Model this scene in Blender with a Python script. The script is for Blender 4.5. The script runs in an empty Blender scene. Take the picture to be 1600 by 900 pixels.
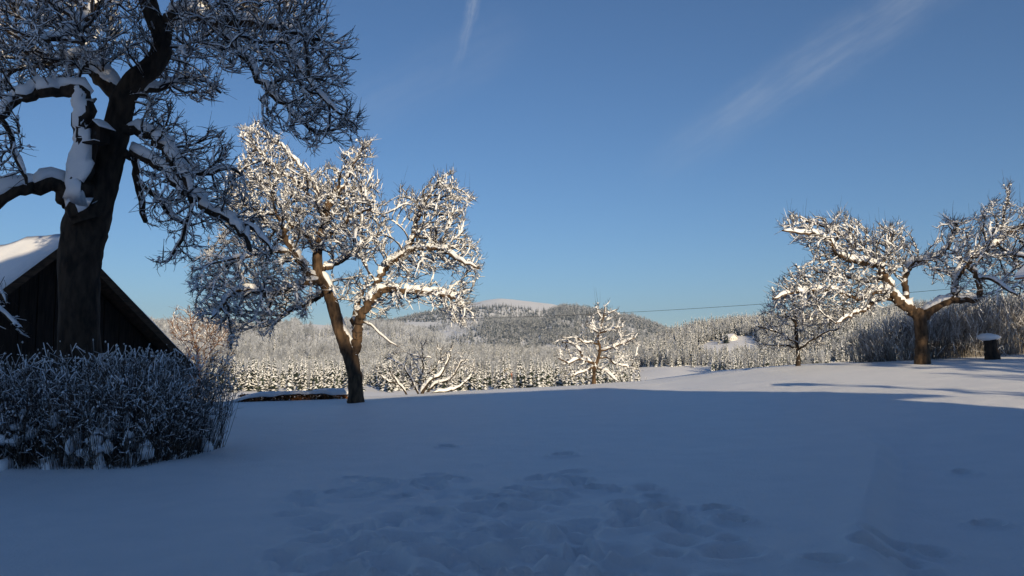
import bpy, bmesh, math
import numpy as np
from mathutils import Vector

SC = bpy.context.scene
COL = SC.collection
rng = np.random.default_rng(7)
PI = math.pi

# ------------------------------------------------------------------ camera
F = 1280.0                      # focal length in photo pixels (1600 wide)
EYE = 1.65
PITCH = math.atan(105 / F)
cam_d = bpy.data.cameras.new('camera')
cam_d.sensor_width = 36.0
cam_d.lens = 36.0 * F / 1600.0
cam_d.clip_start = 0.05
cam_d.clip_end = 30000
cam = bpy.data.objects.new('camera', cam_d)
COL.objects.link(cam)
cam.location = (0, 0, EYE)
cam.rotation_euler = (PI / 2 + PITCH, 0, 0)
SC.camera = cam

# ------------------------------------------------------------------ light
SUN_AZ = math.radians(18)       # sun stands behind the camera, this far to the right
SUN_EL = math.radians(17.5)
to_sun = Vector((math.sin(SUN_AZ) * math.cos(SUN_EL), -math.cos(SUN_AZ) * math.cos(SUN_EL), math.sin(SUN_EL)))
world = bpy.data.worlds.new('World')
SC.world = world
world.use_nodes = True
wn, wl = world.node_tree.nodes, world.node_tree.links
wn.clear()
w_out = wn.new('ShaderNodeOutputWorld')
w_bg = wn.new('ShaderNodeBackground')
w_bg.inputs['Strength'].default_value = 0.080
sky = wn.new('ShaderNodeTexSky')
sky.sky_type = 'NISHITA'
sky.sun_disc = False
sky.sun_elevation = SUN_EL
sky.sun_rotation = math.pi - SUN_AZ      # 0 = +Y, clockwise towards +X
sky.altitude = 600
sky.air_density = 1.0
sky.dust_density = 0.0
sky.ozone_density = 5.6
sun_d = bpy.data.lights.new('sun', 'SUN')
sun_d.energy = 5.0
sun_d.angle = math.radians(0.55)
sun_d.color = (1.0, 0.81, 0.54)
sun = bpy.data.objects.new('sun', sun_d)
COL.objects.link(sun)
sun.rotation_euler = to_sun.to_track_quat('Z', 'Y').to_euler()
SC.view_settings.view_transform = 'Standard'
SC.view_settings.look = 'None'
SC.view_settings.exposure = 0.2
SC.view_settings.gamma = 1.0

def pix_dir(px, py):
    u = (px - 800) / F
    v = (450 - py) / F
    c, s = math.cos(PITCH), math.sin(PITCH)
    return np.array((u, c - v * s, s + v * c))

def at(px, py, Y):
    """the point seen at a photo pixel, at forward distance Y"""
    d = pix_dir(px, py)
    return np.array((0, 0, EYE)) + d * (Y / d[1])

# thin cirrus and an old vapour trail, fixed directions in the sky
def sky_streak(prev, p0, p1, width, strength, fade0, fade1, nscale, seed):
    a = Vector(pix_dir(*p0)).normalized(); b = Vector(pix_dir(*p1)).normalized()
    n = a.cross(b).normalized(); t = n.cross(a).normalized()
    L = math.acos(max(-1, min(1, a.dot(b))))
    geo = wn.new('ShaderNodeTexCoord')
    def dot(v):
        d = wn.new('ShaderNodeVectorMath'); d.operation = 'DOT_PRODUCT'
        wl.new(geo.outputs['Generated'], d.inputs[0]); d.inputs[1].default_value = v
        return d.outputs['Value']
    def math_(op, x, y=None, z=None):
        m = wn.new('ShaderNodeMath'); m.operation = op
        for i, q in enumerate((x, y, z)):
            if q is None: continue
            if isinstance(q, (int, float)): m.inputs[i].default_value = q
            else: wl.new(q, m.inputs[i])
        return m.outputs[0]
    def ramp(x, lo, hi):
        r = wn.new('ShaderNodeMapRange'); r.interpolation_type = 'SMOOTHSTEP'
        wl.new(x, r.inputs['Value']); r.inputs['From Min'].default_value = lo; r.inputs['From Max'].default_value = hi
        return r.outputs['Result']
    nz = wn.new('ShaderNodeTexNoise'); nz.inputs['Scale'].default_value = nscale; nz.inputs['Detail'].default_value = 5
    nz.inputs['Roughness'].default_value = 0.6
    mp = wn.new('ShaderNodeMapping'); mp.inputs['Location'].default_value = (seed, seed * 2, 0)
    wl.new(geo.outputs['Generated'], mp.inputs['Vector']); wl.new(mp.outputs[0], nz.inputs['Vector'])
    along = math_('ARCTAN2', dot(t), dot(a))
    fv = wn.new('ShaderNodeCombineXYZ'); wl.new(math_('MULTIPLY', along, .35 / width), fv.inputs[0]); wl.new(math_('MULTIPLY', dot(n), 2.2 / width), fv.inputs[1]); fv.inputs[2].default_value = seed
    fz = wn.new('ShaderNodeTexNoise'); fz.inputs['Scale'].default_value = 1.6; fz.inputs['Detail'].default_value = 6; fz.inputs['Roughness'].default_value = .62; wl.new(fv.outputs[0], fz.inputs['Vector'])
    wob = math_('MULTIPLY', math_('SUBTRACT', nz.outputs['Fac'], 0.5), width * 1.3)
    off = math_('ABSOLUTE', math_('ADD', dot(n), wob))
    core = math_('SUBTRACT', 1.0, ramp(off, 0.0, width))
    core = math_('POWER', core, 1.4)
    ends = math_('MULTIPLY', ramp(along, -fade0, fade0), math_('SUBTRACT', 1.0, ramp(along, L, L + fade1)))
    tex = math_('MULTIPLY', math_('MULTIPLY_ADD', nz.outputs['Fac'], 1.2, 0.3), math_('MULTIPLY', ramp(fz.outputs['Fac'], .1, .85), 1.9))
    fac = math_('MULTIPLY', math_('MULTIPLY', math_('MULTIPLY', core, ends), tex), strength)
    mx = wn.new('ShaderNodeMix'); mx.data_type = 'RGBA'
    wl.new(fac, mx.inputs['Factor']); wl.new(prev, mx.inputs[6]); mx.inputs[7].default_value = (6.2, 6.6, 7.2, 1)
    return mx.outputs[2]
c_ = sky_streak(sky.outputs['Color'], (1085, 225), (1445, -10), 0.046, 0.13, 0.10, 0.35, 9, 1.3)
c_ = sky_streak(c_, (722, 70), (742, 0), 0.011, 0.20, 0.06, 0.30, 40, 3.1)
c_ = sky_streak(c_, (520, 190), (730, 85), 0.055, 0.06, 0.12, 0.10, 7, 5.7)
wl.new(c_, w_bg.inputs['Color'])
wl.new(w_bg.outputs[0], w_out.inputs['Surface'])

# ------------------------------------------------------------------ noise
def vnoise(x, y, seed=0):
    xi = np.floor(x).astype(np.int64); yi = np.floor(y).astype(np.int64)
    xf = x - xi; yf = y - yi
    def h(a, b):
        n = (a * 374761393 + b * 668265263 + seed * 1274126177) & 0x7fffffff
        n = ((n ^ (n >> 13)) * 1274126177) & 0x7fffffff
        return ((n ^ (n >> 16)) & 0xffff) / 65535.0
    u = xf * xf * (3 - 2 * xf); v = yf * yf * (3 - 2 * yf)
    return (h(xi, yi) * (1 - u) + h(xi + 1, yi) * u) * (1 - v) + (h(xi, yi + 1) * (1 - u) + h(xi + 1, yi + 1) * u) * v

def fbm(x, y, oct=4, seed=0):
    s = 0; a = 0.5
    for k in range(oct):
        s = s + a * (vnoise(x, y, seed + k) - 0.5); x = x * 2.03 + 7.1; y = y * 2.03 + 3.3; a *= 0.5
    return s

def sstep(x, lo, hi):
    t = np.clip((x - lo) / (hi - lo), 0, 1)
    return t * t * (3 - 2 * t)

# ------------------------------------------------------------------ materials
def nodes_of(name):
    m = bpy.data.materials.new(name); m.use_nodes = True
    nt = m.node_tree
    return m, nt.nodes, nt.links, nt.nodes['Principled BSDF']

def mat(name, c1, c2=None, rough=0.8, scale=5.0, bump=0.0, bscale=None, stretch=None, detail=6, lo=0.35, hi=0.65, spec=0.3):
    m, n, l, b = nodes_of(name)
    b.inputs['Roughness'].default_value = rough
    b.inputs['Specular IOR Level'].default_value = spec
    tc = n.new('ShaderNodeTexCoord')
    mp = n.new('ShaderNodeMapping'); l.new(tc.outputs['Object'], mp.inputs['Vector'])
    if stretch: mp.inputs['Scale'].default_value = stretch
    nz = n.new('ShaderNodeTexNoise'); nz.inputs['Scale'].default_value = scale; nz.inputs['Detail'].default_value = detail
    l.new(mp.outputs[0], nz.inputs['Vector'])
    if c2 is None: c2 = c1
    cr = n.new('ShaderNodeValToRGB'); cr.color_ramp.elements[0].position = lo; cr.color_ramp.elements[1].position = hi
    cr.color_ramp.elements[0].color = (*c1, 1); cr.color_ramp.elements[1].color = (*c2, 1)
    l.new(nz.outputs['Fac'], cr.inputs['Fac']); l.new(cr.outputs['Color'], b.inputs['Base Color'])
    if bump:
        nb = n.new('ShaderNodeTexNoise'); nb.inputs['Scale'].default_value = bscale or scale * 4; nb.inputs['Detail'].default_value = 8
        nb.inputs['Roughness'].default_value = 0.65
        l.new(mp.outputs[0], nb.inputs['Vector'])
        bp = n.new('ShaderNodeBump'); bp.inputs['Strength'].default_value = bump; bp.inputs['Distance'].default_value = 0.02
        l.new(nb.outputs['Fac'], bp.inputs['Height']); l.new(bp.outputs[0], b.inputs['Normal'])
    return m

M = {}
M['snow'] = mat('snow_ground_mat', (0.83, 0.855, 0.885), (0.87, 0.885, 0.91), 0.55, 2.0, bump=0.8, bscale=26, spec=0.25)
M['snow_far'] = mat('snow_far_mat', (0.86, 0.87, 0.89), (0.90, 0.91, 0.92), 0.7, 0.02)
M['snow_cap'] = mat('snow_cap_mat', (0.84, 0.86, 0.89), (0.88, 0.89, 0.91), 0.55, 9.0, bump=0.3, bscale=35)
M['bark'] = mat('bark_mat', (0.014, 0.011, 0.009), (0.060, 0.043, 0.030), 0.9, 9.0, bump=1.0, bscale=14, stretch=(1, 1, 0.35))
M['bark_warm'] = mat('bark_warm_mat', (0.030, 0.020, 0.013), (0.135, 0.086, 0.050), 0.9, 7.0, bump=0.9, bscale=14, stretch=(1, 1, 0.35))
M['twig'] = mat('twig_mat', (0.022, 0.017, 0.014), (0.07, 0.05, 0.035), 0.85, 6.0)
M['twig_red'] = mat('twig_red_mat', (0.16, 0.075, 0.035), (0.28, 0.15, 0.08), 0.85, 6.0)
M['shoot'] = mat('shoot_mat', (0.05, 0.045, 0.04), (0.12, 0.095, 0.075), 0.85, 3.0)
M['frost_shoot'] = mat('frost_shoot_mat', (0.12, 0.105, 0.09), (0.42, 0.39, 0.36), 0.85, 1.3)
M['beech'] = mat('beech_leaf_mat', (0.12, 0.045, 0.018), (0.34, 0.155, 0.06), 0.8, 4.0)
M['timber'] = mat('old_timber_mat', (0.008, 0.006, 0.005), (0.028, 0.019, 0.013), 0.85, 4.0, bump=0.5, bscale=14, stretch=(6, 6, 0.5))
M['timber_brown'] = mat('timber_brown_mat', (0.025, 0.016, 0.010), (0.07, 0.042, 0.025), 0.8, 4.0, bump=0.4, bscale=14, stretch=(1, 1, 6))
M['needles'] = mat('needle_mat', (0.018, 0.030, 0.018), (0.05, 0.065, 0.036), 0.9, 2.5)
M['frost'] = mat('frost_twig_mat', (0.32, 0.345, 0.385), (0.73, 0.77, 0.84), 0.9, 0.8)
def vary(m, lo, hi):
    """each tree of a wood gets its own tone"""
    n, l = m.node_tree.nodes, m.node_tree.links; b = n['Principled BSDF']
    src = b.inputs['Base Color'].links[0].from_socket
    oi = n.new('ShaderNodeObjectInfo'); mr = n.new('ShaderNodeMapRange'); mr.inputs['To Min'].default_value = lo; mr.inputs['To Max'].default_value = hi
    l.new(oi.outputs['Random'], mr.inputs['Value'])
    mx = n.new('ShaderNodeMix'); mx.data_type = 'RGBA'; mx.blend_type = 'MULTIPLY'; mx.inputs['Factor'].default_value = 1
    l.new(src, mx.inputs[6]); l.new(mr.outputs[0], mx.inputs[7]); l.new(mx.outputs[2], b.inputs['Base Color'])
M['dark_needles'] = mat('dark_needle_mat', (0.010, 0.019, 0.018), (0.026, 0.040, 0.036), 0.9, 2.5)
vary(M['dark_needles'], .6, 1.4); vary(M['frost'], .42, 1.08); vary(M['needles'], .6, 1.5)
M['plaster'] = mat('plaster_mat', (0.74, 0.72, 0.68), (0.8, 0.78, 0.74), 0.9, 3.0)
M['orange_wall'] = mat('orange_wall_mat', (0.52, 0.15, 0.05), (0.62, 0.22, 0.07), 0.85, 2.0)
M['yellow_wall'] = mat('yellow_wall_mat', (0.62, 0.42, 0.10), (0.68, 0.48, 0.14), 0.85, 2.0)
M['roof_tile'] = mat('roof_tile_mat', (0.12, 0.05, 0.035), (0.18, 0.08, 0.05), 0.8, 3.0)
M['glass'] = mat('window_glass_mat', (0.02, 0.025, 0.03), None, 0.12, 1.0, spec=0.6)
M['cable'] = mat('cable_mat', (0.02, 0.02, 0.022), None, 0.6)
M['grey_wood'] = mat('grey_wood_mat', (0.13, 0.11, 0.09), (0.24, 0.2, 0.16), 0.85, 3.0, bump=0.4, stretch=(5, 5, 0.6))
M['red_wood'] = mat('red_wood_mat', (0.34, 0.12, 0.045), (0.46, 0.19, 0.08), 0.7, 4.0, stretch=(1, 1, 4))

# ------------------------------------------------------------------ object helpers
def mesh_obj(name, V, Fc, materials, parent=None, smooth=True, midx=None, loc=None):
    me = bpy.data.meshes.new(name)
    V = np.asarray(V, dtype=np.float32).reshape(-1, 3)
    if isinstance(Fc, np.ndarray):
        k = Fc.shape[1]; nf = len(Fc)
        me.vertices.add(len(V)); me.vertices.foreach_set('co', V.ravel())
        me.loops.add(nf * k); me.loops.foreach_set('vertex_index', Fc.astype(np.int32).ravel())
        me.polygons.add(nf); me.polygons.foreach_set('loop_start', np.arange(0, nf * k, k, dtype=np.int32))
        me.update(calc_edges=True)
    else:
        me.from_pydata([tuple(map(float, v)) for v in V], [], Fc)
    if not isinstance(materials, (list, tuple)): materials = [materials]
    for m_ in materials: me.materials.append(M[m_])
    if midx is not None: me.polygons.foreach_set('material_index', np.asarray(midx, dtype=np.int32))
    if smooth: me.polygons.foreach_set('use_smooth', np.ones(len(me.polygons), dtype=bool))
    me.update()
    o = bpy.data.objects.new(name, me); COL.objects.link(o)
    if parent is not None:
        o.parent = parent
    if loc is not None: o.location = loc
    return o

def thing(name, label, cat, loc=(0, 0, 0), rotz=0.0, group=None):
    o = bpy.data.objects.new(name, None); COL.objects.link(o)
    o.empty_display_size = 0.2
    o.location = loc; o.rotation_euler = (0, 0, rotz)
    o['label'] = label; o['category'] = cat
    if group: o['group'] = group
    return o

def struct(o): o['kind'] = 'structure'; return o
def stuff(o): o['kind'] = 'stuff'; return o

class MB:
    """collects boxes / prisms for one mesh"""
    def __init__(s): s.v = []; s.f = []; s.m = []
    def add(s, V, Fc, mi=0):
        b = len(s.v); s.v += [tuple(map(float, p)) for p in V]; s.f += [tuple(i + b for i in q) for q in Fc]; s.m += [mi] * len(Fc)
    def box(s, c, h, mi=0, R=None):
        P = [np.array((x, y, z)) * h for x in (-1, 1) for y in (-1, 1) for z in (-1, 1)]
        if R is not None: P = [R @ p for p in P]
        s.add([p + np.array(c) for p in P], [(0, 1, 3, 2), (4, 6, 7, 5), (0, 4, 5, 1), (2, 3, 7, 6), (0, 2, 6, 4), (1, 5, 7, 3)], mi)
    def prism(s, poly, d, mi=0):
        """poly: list of 3D points (planar), extruded by vector d"""
        n = len(poly); P = [np.array(p) for p in poly]
        s.add(P + [p + np.array(d) for p in P], [tuple(range(n - 1, -1, -1)), tuple(range(n, 2 * n))] + [(i, (i + 1) % n, n + (i + 1) % n, n + i) for i in range(n)], mi)
    def build(s, name, mats, parent=None, smooth=False, bevel=0):
        o = mesh_obj(name, s.v, s.f, mats, parent, smooth, s.m)
        bm = bmesh.new(); bm.from_mesh(o.data)
        bmesh.ops.recalc_face_normals(bm, faces=bm.faces)
        if bevel: bmesh.ops.bevel(bm, geom=list(bm.edges), offset=bevel, segments=1, affect='EDGES')
        bm.to_mesh(o.data); bm.free()
        return o

# ------------------------------------------------------------------ terrain
PX = [-60, -40, -20, -11, -6, -2.5, 2.5, 5.75, 9.5, 13, 16, 20, 30, 45]
PZ = [-1.6, -1.2, -.6, -.27, -.1, .1, .35, .57, 1.07, 1.32, 1.45, 1.70, 2.3, 3.0]
VALLEY = -15.0
R_LEFT = ([0, 200, 260, 300, 330, 350, 400, 450, 480, 520, 560, 620, 680, 740, 800, 900, 1000], [498, 500, 506, 502, 499, 504, 511, 507, 500, 503, 505, 509, 526, 546, 560, 572, 580])
R_SUMMIT = ([300, 520, 560, 600, 650, 700, 735, 760, 780, 800, 830, 865, 900, 960, 1100], [560, 530, 518, 504, 493, 483, 474, 468.5, 466, 467.5, 471, 475, 487, 510, 545])
R_FRONT = ([700, 780, 800, 830, 850, 866, 880, 910, 940, 990, 1020, 1045, 1100, 1200, 1400], [572, 556, 545, 517, 495, 482, 476, 479, 485, 494, 504, 514, 531, 560, 580])
R_LOW = ([150, 300, 350, 450, 560, 640, 700, 800, 870, 950, 1000, 1060], [585, 583, 578, 566, 549, 538, 537, 541, 544, 547, 562, 582])
R_RIGHT = ([930, 960, 990, 1045, 1100, 1150, 1200, 1260, 1350, 1450, 1600, 1900, 2400], [585, 572, 540, 514, 501, 494, 491, 488, 479, 471, 460, 450, 450])

def ridge(px, X, Y, prof, Y0, Y1, trees, seed, rough=0.14):
    ys = np.interp(px, prof[0], prof[1]) + trees
    H = (555 - ys) / F * Y1 + EYE - VALLEY
    H = np.maximum(H, 0.0)
    t = np.clip((Y - Y0) / (Y1 - Y0), 0, 1)
    s = 0.45 * t * t * (3 - 2 * t) + 0.55 * t
    z = H * s
    z = z + H * rough * 2.2 * fbm(X / (Y1 * .11) + seed, Y / (Y1 * .11), 4, seed) * np.sin(PI * t)
    back = np.clip((Y - Y1) / (Y1 * 0.5), 0, 1)
    return VALLEY + z * (1 - 0.5 * back)

def terrain(X, Y):
    X = np.asarray(X, float); Y = np.asarray(Y, float)
    r = np.hypot(X, Y)
    q = np.maximum(Y, 0.75 * r)
    near = np.interp(X, PX, PZ) * (0.3 + 0.7 * np.clip(Y / 32.0, 0, 1))
    dq = np.maximum(q - 32.5, 0)
    drop = np.where(dq < 42, 0.004 * dq ** 2, 0.004 * 42 ** 2 + 0.336 * (dq - 42))
    near = near - drop + 0.10 * fbm(X / 5.0, Y / 5.0, 3, 3) * np.clip(r / 6, 0, 1)
    far = VALLEY + 2.2 * fbm(X / 160, Y / 160, 3, 11)
    Yq = np.maximum(Y, 0.42 * r)
    px = 800 + F * X / np.maximum(Yq, 1e-3)
    hills = np.maximum.reduce([
        ridge(px, X, Yq, R_LEFT, 800, 2000, 6, 21), ridge(px, X, Yq, R_SUMMIT, 2600, 5200, 0.5, 31),
        ridge(px, X, Yq, R_FRONT, 2200, 3900, 4, 41), ridge(px, X, Yq, R_LOW, 470, 1000, 13, 51, 0.08),
        ridge(px, X, Yq, R_RIGHT, 520, 1000, 14, 61, 0.08)])
    far = np.maximum(far, hills)
    k = sstep(r, 60, 140)
    return np.where(r < 60, near, np.maximum(near, far) * 1.0)

def ground(x, y): return float(terrain(np.array([x]), np.array([y]))[0])

def polar_sheet(name, rr, th, zfun, matname, center=False):
    T, R = np.meshgrid(th, rr)
    X = R * np.sin(T); Y = R * np.cos(T)
    Z = zfun(X, Y)
    nr, nt = X.shape
    V = np.stack([X, Y, Z], -1).reshape(-1, 3)
    i = np.arange(nr - 1)[:, None] * nt; j = np.arange(nt)[None, :]; j2 = (j + 1) % nt
    Q = np.stack([i + j, i + j2, i + nt + j2, i + nt + j], -1).reshape(-1, 4)[:, ::-1]
    Fc = Q
    if center:
        V = np.vstack([V, [[0, 0, float(zfun(np.array([0.]), np.array([0.]))[0])]]])
        tri = np.stack([np.full(nt, len(V) - 1), (np.arange(nt) + 1) % nt, np.arange(nt), np.arange(nt)], -1)
        # close the middle with thin quads (degenerate corner avoided by a tiny ring)
        tiny = np.stack([0.02 * np.sin(th), 0.02 * np.cos(th), np.full(nt, V[-1, 2])], -1)
        b = len(V); V = np.vstack([V, tiny])
        a_ = np.arange(nt); b_ = (a_ + 1) % nt
        Fc = np.vstack([Q, np.stack([b + a_, a_, b_, b + b_], -1)])
    return struct(mesh_obj(name, V, Fc, matname))

# trodden patch, footprints, a shallow ploughed edge on the right
TROD = [(430, 850), (470, 770), (560, 735), (700, 735), (760, 760), (860, 740), (960, 735), (1060, 770), (1190, 820), (1230, 880), (1100, 960), (800, 980), (480, 960)]
def poly_in(px, py, poly):
    c = np.zeros(np.shape(px), bool); n = len(poly)
    for a in range(n):
        x0, y0 = poly[a]; x1, y1 = poly[a - 1]
        cond = ((y0 > py) != (y1 > py)) & (px < (x1 - x0) * (py - y0) / ((y1 - y0) if y1 != y0 else 1e-9) + x0)
        c ^= cond
    return c

def ground_hit(px, py):
    d = pix_dir(px, py); t = np.geomspace(3.0, 60, 420); P = d[None] * t[:, None]
    k = int(np.argmax(EYE + P[:, 2] <= terrain(P[:, 0], P[:, 1])))
    return P[k, 0], P[k, 1]

pits = []
prng = np.random.default_rng(3)
while len(pits) < 190:
    px = prng.uniform(400, 1240); py = prng.uniform(730, 975)
    if poly_in(np.array([px]), np.array([py]), TROD)[0] and prng.random() < 0.35 + 0.65 * math.exp(-((px - 720) / 240) ** 2):
        x, y = ground_hit(px, py)
        pits.append((x, y, prng.uniform(.07, .20), prng.uniform(.03, .085), prng.uniform(0, PI)))
for px, py in [(1505, 722), (1542, 795), (1450, 833), (1385, 830), (1400, 850), (1120, 800), (1150, 815), (855, 748), (905, 752), (880, 775), (930, 765),
               (1010, 765), (1025, 780), (975, 790), (880, 712), (700, 700), (1040, 800), (1360, 855), (1290, 880)]:
    x, y = ground_hit(px, py); pits.append((x, y, prng.uniform(.10, .15), prng.uniform(.08, .13), prng.uniform(0, PI)))
pits = np.array(pits)
EDGE = np.array([ground_hit(*p) for p in [(1330, 672), (1375, 700), (1368, 740), (1352, 790), (1345, 840), (1362, 890)]])

def near_z(X, Y):
    Z = terrain(X, Y)
    shp = X.shape; x = X.ravel(); y = Y.ravel(); z = Z.ravel()
    d = np.hypot(x, y)
    sel = np.where((d > 4.0) & (d < 17) & (np.abs(x) < 11) & (y > 0))[0]
    xs, ys = x[sel], y[sel]; add = np.zeros(len(sel))
    for (a, b, rad, dep, an) in pits:
        m = (np.abs(xs - a) < 3 * rad) & (np.abs(ys - b) < 3 * rad)
        if not m.any(): continue
        u = (xs[m] - a) * math.cos(an) + (ys[m] - b) * math.sin(an); v = -(xs[m] - a) * math.sin(an) + (ys[m] - b) * math.cos(an)
        e = np.sqrt((u / 1.35) ** 2 + v ** 2) / rad
        e = e * (1 + 0.35 * fbm(xs[m] * 7, ys[m] * 7, 2, 5))
        add[m] += -dep * (1 - sstep(e, 0.62, 1.04)) + dep * 0.30 * np.exp(-((e - 1.35) / 0.35) ** 2)
    # loose lumpy snow around the trodden patch
    pxx = 800 + F * xs / np.maximum(ys, .1); dep = EYE - z[sel]
    pyy = 555 + F * dep / np.maximum(ys, .1)
    cx, cy = 760, 850
    w = np.exp(-((pxx - cx) / 340) ** 2 - ((pyy - cy) / 95) ** 2)
    add += w * (0.09 * fbm(xs * 2.6, ys * 2.6, 4, 8) + 0.05 * fbm(xs * 8, ys * 8, 2, 9))
    # ploughed edge: ground right of the line lies a little lower
    ye = EDGE[:, 1]; o = np.argsort(ye)
    ex = np.interp(ys, ye[o], EDGE[o, 0])
    s = xs - ex
    inside = sstep(ys, 5.0, 6.0) * (1 - sstep(ys, 11.5, 15))
    add += inside * (-0.17 * sstep(s, -0.05, 0.35) * (1 - 0.6 * sstep(s, 0.8, 2.5)) + 0.03 * np.exp(-(s / 0.25) ** 2))
    z[sel] += add
    # soft wind ripples everywhere
    z += 0.034 * fbm(x * 0.9, y * 1.7, 3, 17) * np.clip(d / 5, 0, 1) + 0.014 * fbm(x * 4, y * 6, 3, 18)
    # drift heaped against the left hedge
    hd = np.exp(-((np.clip(-5.2 - x, None, 0)) / 0.5) ** 2) * np.exp(-((y - 12.3) / 0.9) ** 2) * (x < -4)
    z += 0.10 * hd
    return z.reshape(shp)

fine = np.radians(np.linspace(-39, 39, 540))
coarse = np.radians(np.arange(42, 319, 3.5))
th_near = np.concatenate([fine, coarse])
rr = np.concatenate([np.linspace(0.5, 4, 24, endpoint=False), np.geomspace(4, 16, 210, endpoint=False), np.geomspace(16, 42, 110, endpoint=False), np.geomspace(42, 90, 22)])
snow_field = polar_sheet('snow_field', rr, th_near, near_z, 'snow', center=True)
fine2 = np.radians(np.linspace(-44, 44, 400)); coarse2 = np.radians(np.arange(47, 314, 4.0))
def far_z(X, Y):
    Z = terrain(X, Y); r = np.hypot(X, Y)
    return np.where(r < 95, Z - 0.4, Z)
hills = polar_sheet('hills', np.geomspace(86, 8000, 270), np.concatenate([fine2, coarse2]), far_z, 'snow_far')

# ------------------------------------------------------------------ far woods
def spruce_mesh(name, seed, slim=1.0, snowy=.64):
    g = np.random.default_rng(seed)
    H, RB = 12.0, 2.5 * slim
    V, Fc, mi = [], [], []
    nt = 14
    for k in range(nt):
        z = 0.7 + (H - 1.3) * (k / (nt - 1)) ** 1.02
        R = RB * (1 - z / (H + .3)) ** 0.85 * g.uniform(.85, 1.12)
        m = max(4, int(round(9 - 5 * k / nt)))
        a0 = g.uniform(0, 6.28)
        for j in range(m):
            a = a0 + 6.283 * j / m + g.uniform(-.35, .35); Rj = R * g.uniform(.6, 1.25)
            ca, sa = math.cos(a), math.sin(a); w = max(.16, Rj * .36)
            dz = -0.42 * Rj * g.uniform(.7, 1.3)
            zo = g.uniform(-.4, .4)
            def P(rad, side, zz): return (ca * rad - sa * side, sa * rad + ca * side, z + zz + zo * (rad > 0.2))
            b = len(V)
            V += [P(0, 0, .15), P(Rj * .6, w, dz * .55 - .12), P(Rj, 0, dz), P(Rj * .6, -w, dz * .55 - .12)]
            Fc += [(b, b + 1, b + 2), (b, b + 2, b + 3)]; mi += [0, 0]
            if g.random() < snowy:
                b = len(V); t = g.uniform(.08, .2)
                V += [P(0.1, 0, .2 + t), P(Rj * .58, w * .85, dz * .5 - .05), P(Rj * .96, 0, dz * .97 + .03), P(Rj * .58, -w * .85, dz * .5 - .05), P(Rj * .6, 0, dz * .5 + t)]
                Fc += [(b, b + 1, b + 4), (b + 1, b + 2, b + 4), (b + 2, b + 3, b + 4), (b + 3, b, b + 4)]; mi += [1] * 4
    b = len(V)
    V += [(.13, 0, H - .9), (-.1, .12, H - .9), (-.1, -.12, H - .9), (0, 0, H + .3)]
    Fc += [(b, b + 1, b + 3), (b + 1, b + 2, b + 3), (b + 2, b, b + 3)]; mi += [1, 0, 1]
    me = bpy.data.meshes.new(name); me.from_pydata(V, [], Fc)
    me.materials.append(M['needles']); me.materials.append(M['snow_far'])
    me.polygons.foreach_set('material_index', mi); me.update()
    return me

def bare_mesh(name, seed):
    g = np.random.default_rng(seed)
    V, Fc, mi = [], [], []
    H = 11.0
    def strip(p, q, w0, w1, m):
        d = q - p; s = np.cross(d, g.normal(size=3)); s /= np.linalg.norm(s) + 1e-9
        u = np.cross(d, s); u /= np.linalg.norm(u) + 1e-9
        b = len(V)
        for (c, w) in ((p, w0), (q, w1)):
            for k in range(3):
                a = 2.094 * k; V.append(tuple(c + w * (math.cos(a) * s + math.sin(a) * u)))
        for k in range(3):
            k2 = (k + 1) % 3; Fc.append((b + k, b + k2, b + 3 + k2, b + 3 + k)); mi.append(m)
    top = np.array((g.uniform(-.6, .6), g.uniform(-.6, .6), H))
    strip(np.zeros(3), top * .5, .17, .12, 0); strip(top * .5, top, .12, .04, 0)
    for k in range(30):
        t = g.uniform(.22, .97); p = top * t
        a = g.uniform(0, 6.283); L = (1.15 - t) * 4.4 * g.uniform(.6, 1.1) + .5
        up = g.uniform(.5, 1.3)
        d = np.array((math.cos(a), math.sin(a), up)); d /= np.linalg.norm(d)
        q = p + d * L
        strip(p, q, .07, .035, 1)
        for j in range(4):
            s = p + d * L * g.uniform(.35, 1.0); e = s + (d * .8 + g.normal(size=3) * .55 + np.array((0, 0, .35))) * g.uniform(.6, 1.3)
            strip(s, e, .055, .03, 1)
    me = bpy.data.meshes.new(name); me.from_pydata(V, [], Fc)
    me.materials.append(M['twig']); me.materials.append(M['frost']); me.polygons.foreach_set('material_index', mi); me.update()
    return me

SPR = [spruce_mesh('spruce_crown_a', 1), spruce_mesh('spruce_crown_b', 2, .85), spruce_mesh('spruce_crown_c', 3, 1.15)]
DARK = spruce_mesh('dark_spruce_crown', 4, 1.1, .20); DARK.materials[0] = M['dark_needles']
BARE = [bare_mesh('frosted_crown_a', 5), bare_mesh('frosted_crown_b', 6)]

def cyl_mesh(name, r0, r1, h, matname, n=6):
    V = [(r0 * math.cos(6.283 * k / n), r0 * math.sin(6.283 * k / n), -.5) for k in range(n)] + [(r1 * math.cos(6.283 * k / n), r1 * math.sin(6.283 * k / n), h) for k in range(n)]
    me = bpy.data.meshes.new(name); me.from_pydata(V, [], [(k, (k + 1) % n, n + (k + 1) % n, n + k) for k in range(n)])
    me.materials.append(M[matname]); return me
SPR_TRUNK = cyl_mesh('spruce_trunk', .2, .06, 9.0, 'twig')
BARE_TRUNK = cyl_mesh('frosted_trunk', .2, .1, 4.0, 'twig')

def place_tree(name, label, cat, group, crown, trunk, x, y, h, base_h, z=None):
    t = thing(name, label, cat, (x, y, ground(x, y) - .1 if z is None else z), rng.uniform(0, 6.28), group)
    s = h / base_h; t.scale = (s * rng.uniform(.9, 1.15), s * rng.uniform(.9, 1.15), s)
    for nm, me in (('trunk', trunk), ('crown', crown)):
        o = bpy.data.objects.new(nm, me); COL.objects.link(o); o.parent = t
    return t

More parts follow.
